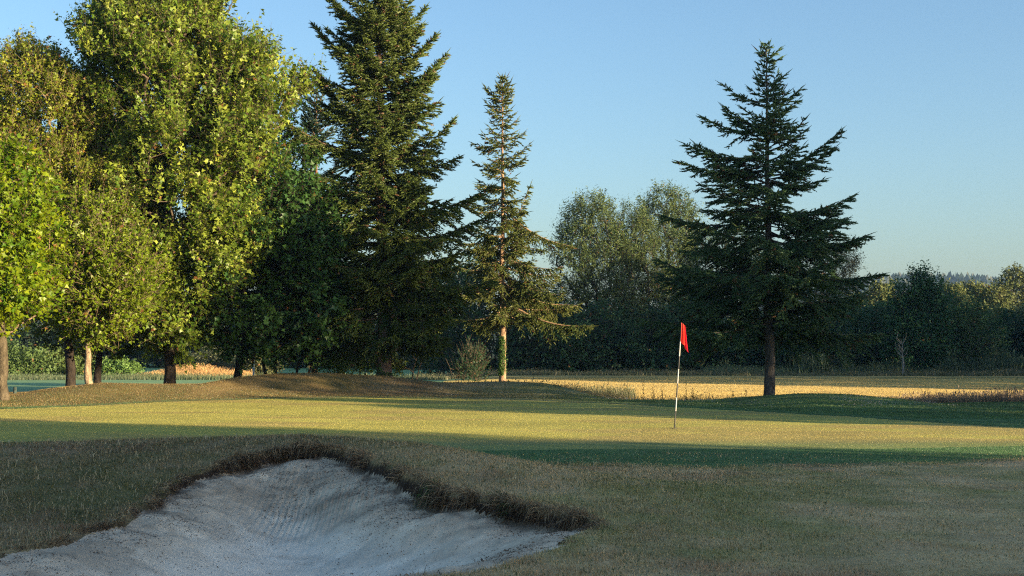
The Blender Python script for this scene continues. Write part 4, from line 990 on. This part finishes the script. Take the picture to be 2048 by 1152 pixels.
# hole
b = MB(); lathe(b, [(.0, .004), (.048, .0042), (.054, .009), (.060, .006), (.060, -.02)], (.03, .03, .025), 24)
o = b.build('golf_hole', M_PAINT); o.location = (fp[0], fp[1], fp[2]); tag(o, 'dark hole cup in the green at the flagstick foot', 'golf hole')

# wooded cover of the far hill
n = 5200; x = rs.uniform(-250, 700, n); y = rs.uniform(880, 1350, n); z = ground0(x, y); m = n; g = MB()
for k in range(3):
    P = np.stack([x + rs.normal(size=m) * 3, y + rs.normal(size=m) * 3, z], 1); hh = rs.uniform(5, 13, m); w_ = rs.uniform(5, 9, m)
    aa = rs.uniform(0, 3.14, m); R = np.stack([np.cos(aa), np.sin(aa), np.zeros(m)], 1) * w_[:, None] / 2; T = P + np.array([[0, 0, 1.]]) * hh[:, None]
    v = np.stack([P - R, P + R, P + R * .9 + (T - P) * .5, T, P - R * .9 + (T - P) * .5], 1); f = np.array([[0, 1, 2], [0, 2, 4], [4, 2, 3]])
    g.add(v.reshape(-1, 3), (f[None] + (np.arange(m) * 5)[:, None, None]).reshape(-1, 3), np.repeat(np.array([.012, .030, .018]) * rs.uniform(.7, 1.3, (m, 1)), 5, 0))
tag(g.build('hill_forest', M_FAR), 'blue-hazed forest covering the far hill', kind='stuff')

# ------------------------------------------------------------------ haze
HAZE = True
if HAZE:
    b = MB(); x0, x1, y0, y1, z0, z1 = -2150, 2150, -380, 2560, -4, 72
    v = [(x, y, z) for z in (z0, z1) for y in (y0, y1) for x in (x0, x1)]
    f = [(0, 2, 1), (1, 2, 3), (4, 5, 6), (5, 7, 6), (0, 1, 4), (1, 5, 4), (2, 6, 3), (3, 6, 7), (0, 4, 2), (2, 4, 6), (1, 3, 5), (3, 7, 5)]
    b.add(v, f, (1, 1, 1)); m, nt, N, L = mat_nodes('haze_air'); pv = N.new('ShaderNodeVolumePrincipled'); o_ = N.new('ShaderNodeOutputMaterial')
    pv.inputs['Color'].default_value = (.40, .64, 1, 1); pv.inputs['Density'].default_value = .00018; pv.inputs['Anisotropy'].default_value = .2
    L.new(pv.outputs[0], o_.inputs['Volume']); o = b.build('haze', m); tag(o, 'faint morning haze', kind='stuff')

# ------------------------------------------------------------------ light, sky, camera
w = bpy.data.worlds.new('World'); bpy.context.scene.world = w; w.use_nodes = True
nt = w.node_tree; nt.nodes.clear(); sk = nt.nodes.new('ShaderNodeTexSky'); sk.sky_type = 'NISHITA'; sk.sun_disc = False
sk.sun_elevation = SUN_EL; sk.sun_rotation = SUN_AZ; sk.air_density = 1.0; sk.dust_density = 1.6; sk.ozone_density = 3.0; sk.altitude = 50
bg = nt.nodes.new('ShaderNodeBackground'); bg.inputs[1].default_value = SKYK; ow = nt.nodes.new('ShaderNodeOutputWorld')
nt.links.new(sk.outputs[0], bg.inputs[0]); nt.links.new(bg.outputs[0], ow.inputs[0])
sl = bpy.data.lights.new('sun', 'SUN'); sl.energy = SUNK; sl.angle = math.radians(.5); sl.color = (1.0, .76, .47)
so = bpy.data.objects.new('sun', sl); C.objects.link(so)
sd_ = Vector((SX * math.cos(SUN_EL), SY * math.cos(SUN_EL), math.sin(SUN_EL))); so.rotation_euler = sd_.to_track_quat('Z', 'Y').to_euler()
cam = bpy.data.cameras.new('camera'); co = bpy.data.objects.new('camera', cam); C.objects.link(co)
co.location = (0, 0, CAMZ); co.rotation_euler = (math.pi / 2 + TH, 0, 0); cam.sensor_width = 36; cam.lens = 36 * F / 2048; cam.clip_end = 6000; cam.clip_start = .1
sc = bpy.context.scene; sc.camera = co
sc.view_settings.view_transform = 'Standard'; sc.view_settings.look = 'None'; sc.view_settings.gamma = 1; sc.view_settings.exposure = EXPO
cy = sc.cycles; cy.max_bounces = 5; cy.diffuse_bounces = 3; cy.glossy_bounces = 1; cy.transmission_bounces = 3; cy.volume_bounces = 0; cy.transparent_max_bounces = 4
cy.caustics_reflective = False; cy.caustics_refractive = False; cy.use_denoising = DENOISE; cy.filter_width = 1.15; cy.sample_clamp_indirect = 4
